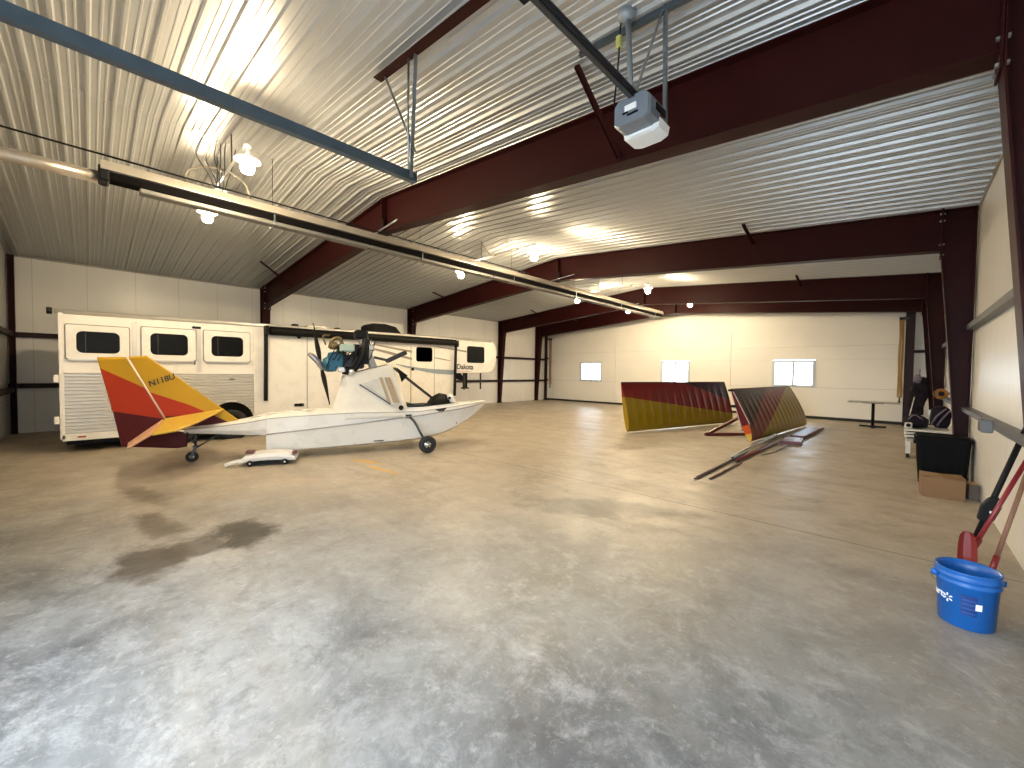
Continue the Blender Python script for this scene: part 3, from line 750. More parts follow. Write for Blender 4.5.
# gooseneck hitch and landing jack
mb = MB(); mb.prism([(8.9, 1.56), (9.75, 1.56), (10.1, 1.22), (9.95, 1.20)], .12, lambda a, b, d: T(a, b, -1.1 - d)); mb.bar(T(10.05, 1.56, -1.16), T(10.05, .98, -1.16), .13, .13, (0, 1, 0)); mb.box(T(10.05, .96, -1.16), (.22, .22, .05)); mb.build('gooseneck_hitch', BLACK, tr)
for y in (10.08, 9.3):
    mb = MB(); mb.tube([T(y, 1.58, -.3), T(y, .95, -.3)], .03, 8); mb.build('safety_chain_post', GREY_DARK, tr)
mb = MB(); mb.box(T(8.45, .26, -.35), (.12, .12, .48)); mb.box(T(8.45, .02, -.35), (.24, .24, .03)); mb.build('landing_jack', GREY_DARK, tr)

# ------------------------------------------------------------------ amphibious aeroplane (local y points to the nose, x to the camera side)
HULL = mat('white_hull', (.76, .745, .70), .28, 0, 3, .05, rvar=.08, coat=.3)
HGREY = mat('rub_strake_grey', (.36, .34, .31), .45)
AP = thing('airplane', 'small white amphibious airplane with yellow, orange and maroon tail and covered cabin', 'airplane', (-8.685, 1.2, 0), -math.atan2(.314, .949))
# sections: y, keel z, chine half width & z, seam half width & z, shoulder half width & z, top half width & z
SEC = [(-.10, .50, .04, .50, .07, .54, .07, .57, .04, .60),
       (.35, .47, .10, .47, .15, .53, .15, .60, .09, .64),
       (.80, .44, .20, .44, .26, .53, .26, .66, .17, .71),
       (1.15, .42, .30, .43, .35, .55, .35, .73, .24, .79)]
SEC2 = [(1.10, .09, .30, .16, .34, .45, .35, .72, .24, .785),
        (1.6, .08, .36, .15, .42, .50, .42, .76, .30, .82),
        (2.6, .09, .37, .17, .45, .58, .45, .79, .33, .85),
        (3.4, .11, .37, .19, .45, .655, .44, .77, .36, .83),
        (3.9, .13, .36, .23, .44, .70, .42, .78, .36, .84),
        (4.3, .19, .34, .30, .41, .75, .39, .82, .34, .87),
        (4.7, .33, .29, .45, .35, .79, .33, .86, .28, .90),
        (5.05, .53, .21, .62, .25, .84, .24, .89, .20, .92),
        (5.3, .73, .11, .78, .14, .88, .13, .915, .10, .935),
        (5.44, .87, .03, .88, .04, .915, .04, .93, .02, .94)]
def ring(s):
    y, zk, cw, czz, sw, sz, hw, hz, tw, tz = s
    h = [(0, zk), (cw, czz), (sw, sz), (hw, hz), (tw, tz)]
    return [(a, y, b) for a, b in h] + [(-a, y, b) for a, b in reversed(h[1:])]
mb = MB(); mb.loft([ring(s) for s in SEC]); mb.build('tail_boom', HULL, AP, bevel=.008)
mb = MB()
rings = [ring(s) for s in SEC2]; nn = 9
vs = [p for r in rings for p in r]; fs = []
for i in range(len(rings) - 1):
    for j in range(nn):
        j2 = (j + 1) % nn
        if j == 4 and SEC2[i][0] >= 3.4 and SEC2[i + 1][0] <= 4.75: continue     # open cockpit
        fs.append((i * nn + j, i * nn + j2, (i + 1) * nn + j2, (i + 1) * nn + j))
fs += [tuple(range(nn)), tuple((len(rings) - 1) * nn + j for j in range(nn))]
mb.add(vs, fs); mb.build('hull', HULL, AP, bevel=.01)
mb = MB(); mb.box((0, 4.05, .45), (.5, 1.2, .02)); mb.box((0, 3.46, .62), (.62, .02, .36)); mb.box((0, 4.6, .68), (.5, .02, .36)); mb.box((.30, 4.05, .64), (.02, 1.2, .34)); mb.box((-.30, 4.05, .64), (.02, 1.2, .34)); mb.build('cockpit_tub', BLACK, AP)
for sg in (-1, 1):
    mb = MB(); mb.tube([(sg * (s[4] + .004), s[0], s[5]) for s in SEC2], .014, 6); mb.build('rub_strake', HGREY, AP)
    mb = MB(); mb.tube([(sg * (s[6] + .002), s[0], s[7]) for s in SEC + SEC2[1:]], .008, 6); mb.build('deck_seam', HGREY, AP)
    mb = MB(); mb.tube([(sg * (s[8]), s[0], s[9] + .004) for s in SEC2 if 3.3 < s[0] < 4.8], .016, 6); mb.build('coaming', HULL, AP)
mb = MB(); mb.prism([(.445, .52), (.445, .54), (.46, .54), (.46, .52)], .18, lambda a, b, d: (a, 2.9 + d, b - .3)); mb.build('step_handle', GREY_DARK, AP)
mb = MB(); mb.prism([(4.12, .80), (4.38, .83), (4.27, .72)], .012, lambda a, b, d: (.412 + d, a, b)); mb.build('side_vent', GREY_DARK, AP)
# fin, rudder and tail surfaces
YELL, ORAN, DRED = (.48, .275, .008), (.38, .028, .003), (.07, .002, .003)
PALE = (.62, .42, .10)
def slab(poly, th, m, name, uvf=None, cx=0, parent=AP):
    """flat flying surface in the vertical plane, thin rounded edge"""
    mb = MB(); c = (sum(p[0] for p in poly) / len(poly), sum(p[1] for p in poly) / len(poly))
    def sh(p, k): return (c[0] + (p[0] - c[0]) * k, c[1] + (p[1] - c[1]) * k)
    n = len(poly)
    lay = [(-th / 2, .965), (0, 1), (th / 2, .965)]
    vs = [(cx + x, *sh(p, k)) for x, k in lay for p in poly]
    fs = [tuple(range(n)), tuple(range(3 * n - 1, 2 * n - 1, -1))]
    for l in range(2):
        for i in range(n):
            j = (i + 1) % n; fs.append((l * n + j, l * n + i, (l + 1) * n + i, (l + 1) * n + j))
    mb.add(vs, fs); mb.uv = [(v[1], v[2]) for v in mb.v]
    return mb.build(name, m, parent)
def line(p, q, colr, flip=False):
    a = q[1] - p[1]; b = -(q[0] - p[0]); c = -(a * p[0] + b * p[1])
    return (-a, -b, -c, colr) if flip else (a, b, c, colr)
# above/below lines: a*y+b*z+c>0 is the side under the line when p is aft of q
fin_m = bands('fin_paint', YELL, [line((-.70, 1.27), (.72, .66), ORAN), line((-.9, .80), (.9, .80), DRED), line((.2, .85), (.57, .635), YELL, True)], .5)
rud_m = bands('rudder_paint', YELL, [line((-1.16, 1.60), (-.60, 1.27), ORAN), line((-.98, .90), (-.34, .75), DRED)], .5)
slab([(-.80, 1.77), (-.57, 1.79), (.75, .62), (.62, .58), (-.30, .55), (-.33, .74)], .05, fin_m, 'fin')
rud = slab([(-1.17, 1.75), (-.82, 1.765), (-.36, .75), (-.28, .55), (-.06, .50), (-.06, .27), (-.20, .25), (-.90, .33), (-.985, .85)], .04, rud_m, 'rudder')
mb = MB(); mb.tube([(.03, -.81, 1.76), (.03, -.345, .76)], .014, 6); mb.build('hinge_tape', mat('cream_tape', (.70, .55, .42), .5), AP)
mb = MB(); mb.bar((0, -1.10, 1.24), (0, -1.02, .90), .012, .05, (1, 0, 0)); mb.build('trim_tab', mat('tab_grey', (.62, .58, .52), .5), rud)
text_obj('registration', 'N118U', .128, mat('black_lettering', (.012, .012, .012), .5), AP, lambda x, y, z: (.030 + z, -.535 + x * .88 - y * .25, 1.285 + y + x * .36), bold=.0025)
ST_M = mat('yellow_fabric', PALE, .45, 0, 5, .08)
EL_M = mat('pale_pink_fabric', (.66, .36, .22), .45, 0, 5, .08)
def surf(quad, th, m, name):
    """thin lofted panel with given corner loop"""
    mb = MB(); P = [Vector(p) for p in quad]
    nrm = (P[1] - P[0]).cross(P[-1] - P[0]).normalized(); c = sum(P, Vector()) / len(P); n = len(P)
    vs = []
    for k, s_ in ((-1, .97), (0, 1), (1, .97)): vs += [c + (p - c) * s_ + nrm * th / 2 * k for p in P]
    fs = [tuple(range(n)), tuple(range(3 * n - 1, 2 * n - 1, -1))]
    for l in range(2):
        for i in range(n):
            j = (i + 1) % n; fs.append((l * n + j, l * n + i, (l + 1) * n + i, (l + 1) * n + j))
    mb.add(vs, fs); return mb.build(name, m, AP)
stab_m = mat('stabiliser_yellow', (.60, .38, .05), .4, 0, 5, .1)
for sg in (1, -1):
    surf([(sg * .03, -.34, .75), (sg * 1.2, -.23, .65), (sg * 1.15, .02, .685), (sg * .8, .22, .76), (sg * .03, .45, .885)], .035, stab_m, 'stabilizer')
    surf([(sg * .05, -.36, .745), (sg * 1.2, -.245, .65), (sg * 1.2, -.49, .475), (sg * .05, -.80, .38)], .03, EL_M, 'elevator')
    pass
# tail wheel
tw = MB(); Mw = Matrix.Translation((-.03, .0, .09)) @ Matrix.Rotation(R(90), 4, 'Y') 
tw.lathe([(.04, 0), (.075, 0), (.09, .015), (.09, .045), (.075, .06), (.04, .06)], 20, Mw); twh = tw.build('tail_wheel', BLACK_RUB, AP)
mb = MB(); mb.lathe([(0, .0), (.045, .002), (.045, .058), (0, .062)], 14, Mw); mb.build('wheel_hub', CHROME, twh)
mb = MB()
for x in (-.045, .045): mb.bar((x, 0, .09), (x * .8, .05, .26), .012, .035, (0, 1, 0))
mb.box((0, .05, .27), (.10, .06, .03)); mb.tube([(0, .05, .27), (0, .05, .52)], .018, 8); mb.tube([(0, .06, .24), (0, .42, .48)], .014, 6); mb.tube([(.04, .05, .30), (.08, -.05, .52)], .01, 6); mb.build('tail_wheel_fork', GREY_DARK, AP)
mb = MB(); mb.bar((.08, .85, .40), (.08, 1.3, .44), .03, .012); mb.build('skid_strip', GREY_DARK, AP)
# main gear
for sg in (1, -1):
    mb = MB(); mb.tube(arc([(sg * .42, 3.58, .68), (sg * .55, 3.66, .58), (sg * .70, 3.74, .38), (sg * .84, 3.82, .18)], 5), .024, 8); mb.box((sg * .42, 3.57, .68), (.06, .12, .08)); leg = mb.build('gear_leg', GREY_DARK, AP)
    Mw = Matrix.Translation((sg * .9 - .055, 3.83, .17)) @ Matrix.Rotation(R(90), 4, 'Y')
    mb = MB(); mb.lathe([(.075, .0), (.12, -.004), (.16, .015), (.17, .04), (.17, .07), (.16, .095), (.12, .114), (.075, .11)], 28, Mw); w = mb.build('main_wheel', BLACK_RUB, AP)
    mb = MB(); mb.lathe([(0, .0), (.05, .012), (.085, .005), (.085, .105), (.05, .098), (.025, .12), (0, .12)], 18, Mw); mb.build('wheel_rim', CHROME, w)
    mb = MB()
    for k in range(5): 
        a = k * 2 * PI / 5; mb.lathe([(0, .113), (.014, .113), (.014, .10)], 10, Mw @ Matrix.Translation((.05 * math.cos(a), .05 * math.sin(a), 0)))
    mb.build('rim_hole', BLACK, w)
# pylon, engine, propeller
mb = MB(); mb.bar((.16, 2.70, 2.30), (.16, 2.95, 1.66), .05, .11, (0, 1, 0)); mb.bar((-.16, 2.70, 2.30), (-.16, 2.95, 1.66), .05, .11, (0, 1, 0)); mb.build('pylon_strut', mat('pylon_grey', (.30, .30, .29), .35, .5), AP)
mb = MB()
for x in (-.18, .18):
    mb.tube([(x * .6, 2.45, 1.50), (x * .6, 3.22, 1.70)], .025, 8); mb.tube([(x * .5, 3.2, 1.72), (x, 3.45, .82)], .02, 8); mb.tube([(x * .5, 2.55, 1.55), (x, 2.45, .8)], .02, 8)
mb.tube([(-.10, 2.85, 1.62), (.10, 2.85, 1.62)], .02, 8); mb.build('pylon_frame', GREY_DARK, AP)
ENG = mat('engine_black', (.02, .02, .022), .4, .4, 14, .3)
e = MB()
e.box((0, 2.62, 1.73), (.30, .46, .24), bev=.03)
for x in (-.13, .13):
    for y in (2.50, 2.72): 
        for k in range(6): e.lathe([(0, 0), (.085, 0), (.085, .012), (0, .012)], 14, Matrix.Translation((x * .8, y, 1.86 + k * .028)))
        e.lathe([(0, 0), (.06, 0), (.06, .19), (0, .19)], 12, Matrix.Translation((x * .8, y, 1.84)))
en = e.build('engine', ENG, AP); en.location = (0, -.13 - 2.55 * .14, .04 - 1.80 * .14); en.scale = (1.14, 1.14, 1.14)
mb = MB(); mb.box((.06, 2.40, 1.74), (.24, .26, .26), bev=.03); mb.box((.12, 2.34, 1.62), (.10, .14, .12), bev=.02); mb.tube([(.14, 2.28, 1.84), (.14, 2.46, 1.88)], .035, 10); mb.lathe([(0, 0), (.13, 0), (.13, .10), (.09, .16), (0, .16)], 18, Matrix.Translation((0, 2.36, 1.68)) @ Matrix.Rotation(R(90), 4, 'X')); mb.build('gearbox', mat('blue_gearbox', (.02, .10, .16), .35, .4, 20, .4), en)
mb = MB(); mb.box((.14, 2.57, 1.96), (.14, .24, .13), bev=.02); mb.build('air_box', mat('pale_green_cover', (.34, .44, .38), .4), en)
mb = MB(); mb.tube(arc([(.14, 2.30, 1.95), (.16, 2.34, 2.08), (.16, 2.44, 2.12), (.15, 2.5, 2.02)]), .03, 8); mb.lathe([(0, 0), (.06, 0), (.075, .06), (.06, .12), (0, .12)], 14, Matrix.Translation((.12, 2.36, 1.93))); mb.tube(arc([(.15, 2.24, 2.0), (.17, 2.2, 2.14), (.15, 2.3, 2.16)]), .014, 6); mb.build('carburettor', mat('olive_brass', (.16, .12, .05), .4, .5), en)
mb = MB(); mb.tube(arc([(.12, 2.86, 2.20), (.18, 2.86, 2.02), (.2, 2.80, 1.80), (.14, 2.66, 1.58), (.1, 2.5, 1.57)]), .055, 10); mb.box((.10, 2.80, 2.20), (.2, .22, .16), bev=.03); mb.box((.12, 2.84, 1.84), (.16, .16, .3), bev=.02); mb.build('exhaust', BLACK, en)
mb = MB(); mb.lathe([(0, -.05), (.05, -.05), (.06, 0), (.05, .05), (0, .05)], 14, Matrix.Translation((.16, 2.64, 1.56))); mb.tube([(.17, 2.94, 2.12), (.17, 2.98, 1.92)], .03, 8); mb.box((.18, 2.95, 1.98), (.07, .08, .09), bev=.01); mb.box((.17, 2.48, 1.60), (.08, .12, .10), bev=.02); mb.build('metal_fittings', CHROME, en)
mb = MB()
for k in range(9):
    y = 2.25 + .08 * k; mb.tube(arc([(.16, y, 1.6 + random.random() * .2), (.24, y + .05, 1.75 + random.random() * .2), (.14, y + .14, 1.9 + random.random() * .2)], 5), .009, 5)
mb.build('hoses', BLACK, en)
pr = MB(); hub = Vector((0, 1.99, 1.70))
pr.lathe([(0, -.07), (.05, -.06), (.065, 0), (.05, .06), (0, .07)], 14, Matrix.Translation(hub) @ Matrix.Rotation(R(90), 4, 'X')); 
pr.tube([hub, hub + Vector((0, .30, .02))], .035, 10)
prop = pr.build('propeller_hub', mat('hub_grey', (.33, .33, .34), .3, .7), AP)
mb = MB(); mb.tube([hub + Vector((.04, .04, -.09)), hub + Vector((.05, -.05, .05)), hub + Vector((.06, -.16, .16)), hub + Vector((.06, -.22, .20))], [.05, .055, .05, .03], 10); mb.build('spinner', MATS['hub_grey'], prop)
for sg in (1, -1):
    mb = MB(); rings = []
    for i in range(10):
        q = i / 9; L_ = .06 + q * .72; c = .035 + .035 * math.sin(min(1, q * 1.5) * PI * .62) if q < .95 else .02
        c = [.028, .045, .062, .068, .066, .06, .052, .044, .034, .016][i]; tw_ = R(50 - 34 * q)
        base = hub + Vector((.0, -.17 * L_, L_)) * sg if sg > 0 else hub + Vector((.0, .20 * L_, -1.0 * L_))
        d = Vector((math.cos(tw_), math.sin(tw_) , 0))
        d2 = Vector((-d.y, d.x, 0))
        rings.append([base + d * c + d2 * .0, base + d2 * .012, base - d * c, base - d2 * .012])
    mb.loft(rings); b_ = mb.build('propeller_blade', BLACK, prop)
    if sg > 0:
        mb = MB(); tip = hub + Vector((0, -.17 * .76, .76)); mb.loft([[tip + Vector((.03, 0, -.10)), tip + Vector((0, .014, -.10)), tip + Vector((-.03, 0, -.10)), tip + Vector((0, -.014, -.10))], [tip + Vector((.012, 0, .02)), tip + Vector((0, .006, .02)), tip + Vector((-.012, 0, .02)), tip + Vector((0, -.006, .02))]]); mb.build('blade_tip', mat('pale_tip', (.6, .6, .5), .4), b_)
# forward struts, windscreen and nose fittings
mb = MB(); mb.tube([(.10, 3.36, 1.66), (.10, 4.25, .96)], .016, 8); mb.tube([(-.10, 3.36, 1.66), (-.10, 4.25, .96)], .016, 8); mb.build('forward_strut', GREY_DARK, AP)
mb = MB(); mb.bar((.1, 3.22, 1.79), (.1, 3.60, 1.98), .05, .08); mb.bar((-.1, 3.22, 1.79), (-.1, 3.60, 1.98), .05, .08); mb.bar((.1, 3.24, 1.80), (.1, 2.95, 1.86), .03, .05); mb.build('wing_root_bracket', GREY_DARK, AP)
mb = MB(); mb.prism([(3.40, 1.66), (3.62, 1.50), (3.50, 1.36)], .02, lambda a, b, d: (.12 + d, a, b)); mb.build('gusset_flag', BLACK, AP)
mb = MB()
rings = []
for y, w, h in ((4.10, .20, .10), (4.18, .26, .22), (4.34, .28, .30), (4.50, .26, .27), (4.62, .18, .12)):
    rings.append([(w * math.cos(a), y, .82 + h * math.sin(a)) for a in [PI * k / 10 for k in range(11)]])
mb.loft(rings, closed=True, smooth=True); mb.build('instrument_cover', mat('black_mesh_cover', (.010, .0095, .009), .6, 0, 60, .6, .5, 60, spec=.12), AP)
mb = MB()
for x in (-.2, 0, .2): mb.tube([(x, 3.62, .86), (x * .9, 4.1, .88)], .02, 8)
mb.tube([(-.28, 3.7, .90), (.28, 3.7, .90)], .018, 8); mb.tube([(-.28, 3.95, .84), (.30, 3.95, .86)], .018, 8); mb.build('seat_rails', GREY_DARK, AP)
mb = MB(); mb.lathe([(0, -.09), (.06, -.08), (.10, -.03), (.11, .03), (.08, .08), (0, .10)], 16, Matrix.Translation((.12, 4.56, .99)) @ Matrix.Rotation(R(90), 4, 'X')); mb.tube([(.12, 4.56, .99), (.12, 4.68, .90)], .05, 8); mb.build('landing_light', HULL, AP)
mb = MB(); mb.lathe([(0, 0), (.032, 0), (.032, .02), (0, .02)], 12, Matrix.Translation((.22, 4.50, 1.02)) @ Matrix.Rotation(R(90), 4, 'Y')); mb.build('light_knob', BLACK, AP)

# fabric cover draped over the cabin and pylon
CLOTH = mat('white_cover_cloth', (.66, .635, .575), .8, 0, 4, .12, .6, 9)
tp = thing('cabin_cover', 'wrinkled white fabric cover draped over the airplane cabin under the engine', 'cover', AP.location, AP.rotation_euler.z)
mb = MB(); rings = []
NZ = 14
for i in range(NZ + 1):
    q = i / NZ
    # base loop at the deck -> top loop below the engine
    ya0, ya1, yb0, yb1 = 2.08, 3.68, 2.38, 3.30
    ya = ya0 + (yb0 - ya0) * q ** .85; yb = ya1 + (yb1 - ya1) * q ** .95
    w = .50 + (.15 - .50) * q ** .75
    loop = []
    N_ = 44
    for k in range(N_):
        a = 2 * PI * k / N_; cx, cy = math.cos(a), math.sin(a)
        ex = math.copysign(abs(cx) ** .55, cx); ey = math.copysign(abs(cy) ** .5, cy)
        y = (ya + yb) / 2 + (yb - ya) / 2 * ey; x = w * ex
        z0 = .67 if True else 0; z = z0 + (1.50 + (y - 2.4) * .26 - z0) * q
        wr = mnoise.noise(Vector((x * 3, y * 3, z * 2.2))) * .075 * (1 - .3 * q) + .012 * math.sin(a * 9 + z * 7)
        loop.append((x * (1 + wr * 1.3), y + wr * .4 * ey, z))
    rings.append(loop)
mb.loft(rings, smooth=True); mb.build('cloth', CLOTH, tp)
def cside(y, z):   # x of the near face of the cover
    q = (z - .67) / (1.50 + (y - 2.4) * .26 - .67)
    return .50 + (.15 - .50) * max(0, min(1, q)) ** .75 + .03
def patch(name, P, m, d=.014):
    mb = MB(); vs = [(cside(y, z), y, z) for y, z in P] + [(cside(y, z) + d, y, z) for y, z in P]; n = len(P)
    fs = [tuple(range(n)), tuple(range(2 * n - 1, n - 1, -1))] + [((i + 1) % n, i, n + i, n + (i + 1) % n) for i in range(n)]
    mb.add(vs, fs); return mb.build(name, m, tp)
patch('window_panel', [(2.72, 1.35), (3.10, 1.46), (3.34, .95), (3.28, .90)], mat('cloudy_vinyl', (.55, .54, .50), .25, 0, 5, .1))
for y0_, y1_ in ((3.03, 3.06), (3.13, 3.16), (3.19, 3.215)):
    patch('wood_batten', [(y0_, 1.46), (y1_ + .02, 1.46), (y1_ + .17, .96), (y0_ + .14, .96)], mat('batten_wood', (.34, .26, .17), .6), .022)
mb = MB(); mb.bar((cside(2.66, 1.32) + .02, 2.66, 1.32), (cside(3.22, .93) + .02, 3.22, .93), .012, .022); mb.build('strap', GREY_DARK, tp)
mb = MB(); mb.lathe([(0, .03), (.045, .02), (.05, 0)], 14, Matrix.Translation((cside(3.42, .86) - .0, 3.42, .86)) @ Matrix.Rotation(PI / 2, 4, 'Y')); mb.build('grommet', BLACK, tp)

# wheel dolly under the tail
dl = thing('wheel_dolly', 'low white wheeled dolly on the floor under the airplane hull step', 'dolly', (-7.74, 2.09, 0), R(-24))
mb = MB()
rings = []
for y, z0, z1 in ((-.38, .05, .09), (-.30, .07, .17), (-.1, .085, .20), (.15, .085, .20), (.34, .07, .18), (.44, .06, .12)):
    rings.append([(-.20, y, z0), (.20, y, z0), (.22, y, (z0 + z1) / 2), (.19, y, z1), (-.19, y, z1), (-.22, y, (z0 + z1) / 2)])
mb.loft(rings); mb.build('deck', mat('white_dolly_deck', (.72, .70, .66), .4), dl, bevel=.01)
for x in (-.16, .16):
    for y in (-.22, .28):
        Mw = Matrix.Translation((x + .04 * (1 if x > 0 else -1) - .02, y, .05)) @ Matrix.Rotation(PI / 2, 4, 'Y')
        mb = MB(); mb.lathe([(0, 0), (.048, 0), (.048, .04), (0, .04)], 16, Mw); w = mb.build('caster', BLACK_RUB, dl)
        mb = MB(); mb.lathe([(0, -.004), (.02, -.004), (.02, .046), (0, .046)], 10, Mw); mb.build('caster_hub', CHROME, w)
mb = MB(); mb.box((0, .03, .058), (.40, .60, .035)); mb.build('under_frame', BLACK, dl)
mb = MB(); mb.box((.05, -.24, .22), (.14, .12, .05), bev=.01); mb.box((.12, .42, .18), (.08, .07, .06), bev=.01); mb.build('pad', MAROON, dl)
mb = MB(); mb.tube(arc([(.1, -.36, .08), (.14, -.48, .07), (.12, -.58, .03)]), [.03] * 21, 8); mb.build('pull_handle', HULL, dl)

# ------------------------------------------------------------------ detached wings standing on their leading edges
WY, WR, WP = (.27, .175, .006), (.165, .013, .012), (.036, .011, .019)
def wing(name_label, O, D, L_, lean, chord, mat_, endmat, th=.085, endside=-1, group='detached airplane wings'):
    t = thing('airplane_wing', name_label, 'wing', O, 0, group)
    u = Vector((D[0], D[1], 0)).normalized(); side = Vector((u.y, -u.x, 0))           # side points to +x
    c = (Vector((0, 0, 1)) * math.cos(lean) - side * math.sin(lean)); nrm = u.cross(c).normalized()
    if nrm.dot(side) < 0: nrm = -nrm
    NS, NV = 112, 15; ribs = 14
    def half(v): return th * 5 * (.2969 * math.sqrt(v) - .126 * v - .3516 * v * v + .2843 * v ** 3 - .1015 * v ** 4) * 2
    mb = MB(); uv = []; rings = []
    vv = [(1 - math.cos(PI * k / NV)) / 2 for k in range(NV + 1)]
    loopv = [(v, 1) for v in reversed(vv)] + [(v, -1) for v in vv[1:-1]]
    for i in range(NS + 1):
        s_ = i / NS; sc = abs(math.sin(PI * s_ * ribs)); loop = []
        for v, sd in loopv:
            h = half(v); h *= (1 - .24 * (1 - (1 - sc) ** 2) * math.sin(PI * min(1, v * 1.02)))
            p = u * (s_ * L_) + c * (chord * v + .03) + nrm * (h * sd * (1.0 if sd > 0 else .55) )
            loop.append(p); uv.append((s_, v))
        rings.append(loop)
    mb.loft(rings, caps=False, smooth=True); mb.uv = uv
    mb.build('skin', mat_, t)
    for s_, nm in ((0, 'end_rib'), (1, 'end_rib')):
        e = MB(); pts = []
        for v, sd in loopv: pts.append(u * (s_ * L_) + c * (chord * v + .03) + nrm * (half(v) * sd * (1.0 if sd > 0 else .55)))
        off = u * (.012 if s_ else -.012); n = len(pts)
        e.add([p + u * 0 for p in pts] + [p + off for p in pts], [tuple(range(n, 2 * n))] + [((i + 1) % n, i, n + i, n + (i + 1) % n) for i in range(n)])
        e.uv = [(0, v) for v, sd in loopv] * 2
        e.build(nm, endmat, t)
    e = MB(); e.bar(c * (chord + .03) , u * L_ + c * (chord + .03), .02, .03); e.build('trailing_edge', mat('wing_edge', (.06, .02, .03), .4), t)
    return t, u, c, nrm, side
# first (back) wing: yellow nose, red, plum
wa = bands('wing_paint_back', WY, [line((0, .70), (1, .22), WR, True), line((.5, 1.05), (1.02, .55), WP, True)], .36, .2)
ea = bands('wing_end_back', WY, [line((-1, .70), (1, .70), WR, True)], .4)
wing('red and yellow airplane wing standing on edge, the left one of the two', (-5.27, 10.0, 0.0), (1.20, 4.42), 4.78, R(11.5), 1.345, wa, ea, .10)
wb = bands('wing_paint_front', WY, [line((.10, 0), (.92, 1.0), WR, True), line((-.05, .10), (.52, 1.0), WP, True)], .36, .2)
eb = bands('wing_end_front', (.55, .36, .05), [line((-1, .14), (1, .14), (.50, .07, .01), True), line((-1, .30), (1, .30), (.10, .006, .010), True)], .4)
t, u_, c_, n_, sd_ = wing('leaning maroon and yellow airplane wing with orange-tipped root end, the right one of the two', (-2.52, 10.75, 0.0), (.37, 4.85), 4.87, R(20.5), 1.30, wb, eb, .105)
mb = MB()
for sg in (1, -.55): mb.bar(n_ * .03 * sg + c_ * 1.28 - u_ * .02, n_ * .13 * sg + c_ * .42 - u_ * .02, .014, .016)
mb.build('edge_trim', mat('pale_trim', (.62, .46, .42), .4), t)
mb = MB(); mb.box(c_ * 1.30 - u_ * .03, (.12, .06, .05)); mb.box(c_ * .9 - u_ * .06 - sd_ * .06, (.08, .14, .06)); mb.build('root_fitting', BLACK, t)
# maroon frame that props the wings apart
t = thing('wing_stand', 'maroon angle-iron stand on the floor between the two wings', 'stand', (-3.6, 11.1, 0))
mb = MB(); mb.bar((-.05, 0, .035), (.72, 1.0, .035), .09, .07); mb.build('foot_rail', MAROON, t)
mb = MB(); mb.bar((-.02, 0.02, .05), (.62, 1.9, .62), .07, .07); mb.build('prop_rail', MAROON, t)
mb = MB(); mb.bar((.62, .88, .03), (.66, 1.9, .60), .03, .03); mb.tube([(.60, 1.2, .03), (.63, 1.75, .52)], .012, 6); mb.build('upright', GALV, t)
mb = MB(); mb.tube([(.62, .75, .14), (.55, 1.0, .26)], .03, 8); mb.build('clamp', CHROME, t)

# struts lying on the floor in front of the right-hand wing
def strut(a, b, r, m, lab, name='wing_strut'):
    a = Vector(a); b = Vector(b); t = thing(name, lab, 'strut', a, 0, 'wing struts lying on the floor')
    d = b - a; L_ = d.length
    mb = MB(); n = 8; e = d.normalized(); s_ = e.cross(Vector((0, 0, 1))).normalized(); up = s_.cross(e)
    mb.loft([[p + s_ * (r * 1.6 * math.cos(k * PI / 4)) + up * (r * math.sin(k * PI / 4)) for k in range(8)] for p in (Vector((0, 0, 0)), d)], smooth=True); mb.build('tube', m, t)
    mb = MB(); mb.box(d + e * .04, (.03, .1, .02)); mb.box(-e * .04, (.03, .1, .02)); mb.build('end_lug', GREY_DARK, t)
strut((-2.22, 6.42, .02), (-2.24, 9.2, .02), .017, mat('dark_strut', (.10, .06, .055), .4, .4), 'slender dark wing strut on the floor reaching nearest the camera')
strut((-2.06, 6.60, .016), (-2.06, 8.05, .016), .015, mat('brown_strut', (.13, .08, .06), .4, .3), 'short thin brown strut beside the tip of the nearest strut')
strut((-2.22, 8.25, .075), (-2.30, 12.2, .075), .03, ALU, 'thick bare aluminium strut lying on top of the maroon one')
strut((-2.14, 8.2, .028), (-2.08, 11.0, .028), .028, MAROON, 'thick maroon strut on the floor under the aluminium one')
t = thing('strut_brace', 'thin V-shaped wire brace on the floor beside the strut pile', 'brace', (-1.95, 9.4, 0.012))
mb = MB(); mb.tube([(-.02, -.2, 0), (.10, .45, 0)], .011, 6); mb.build('arm', GALV, t)
mb = MB(); mb.tube([(.10, .45, 0), (.12, 1.6, .01)], .011, 6); mb.build('arm', GALV, t)
t = thing('parts_tray', 'shallow dark tray with a pale sheet on it beside the right wing', 'tray', (-1.86, 11.65, 0), .1)
mb = MB(); mb.box((0, 0, .03), (.38, .85, .05)); mb.box((0, 0, .065), (.40, .87, .014)); mb.build('tray', MAROON, t)
mb = MB(); mb.box((0.0, -.05, .08), (.30, .62, .018)); mb.build('sheet', mat('pale_lilac_sheet', (.55, .48, .55), .4, 0, 6, .1), t)
t = thing('maroon_plank', 'long maroon board lying flat behind the parts tray', 'board', (-1.82, 13.4, 0), -.03)
mb = MB(); mb.box((0, 0, .05), (.30, 2.3, .09), bev=.015); mb.build('board', MAROON, t)
mb = MB(); mb.box((.10, 1.35, .03), (.05, .9, .05)); mb.build('handle', MAROON, t)

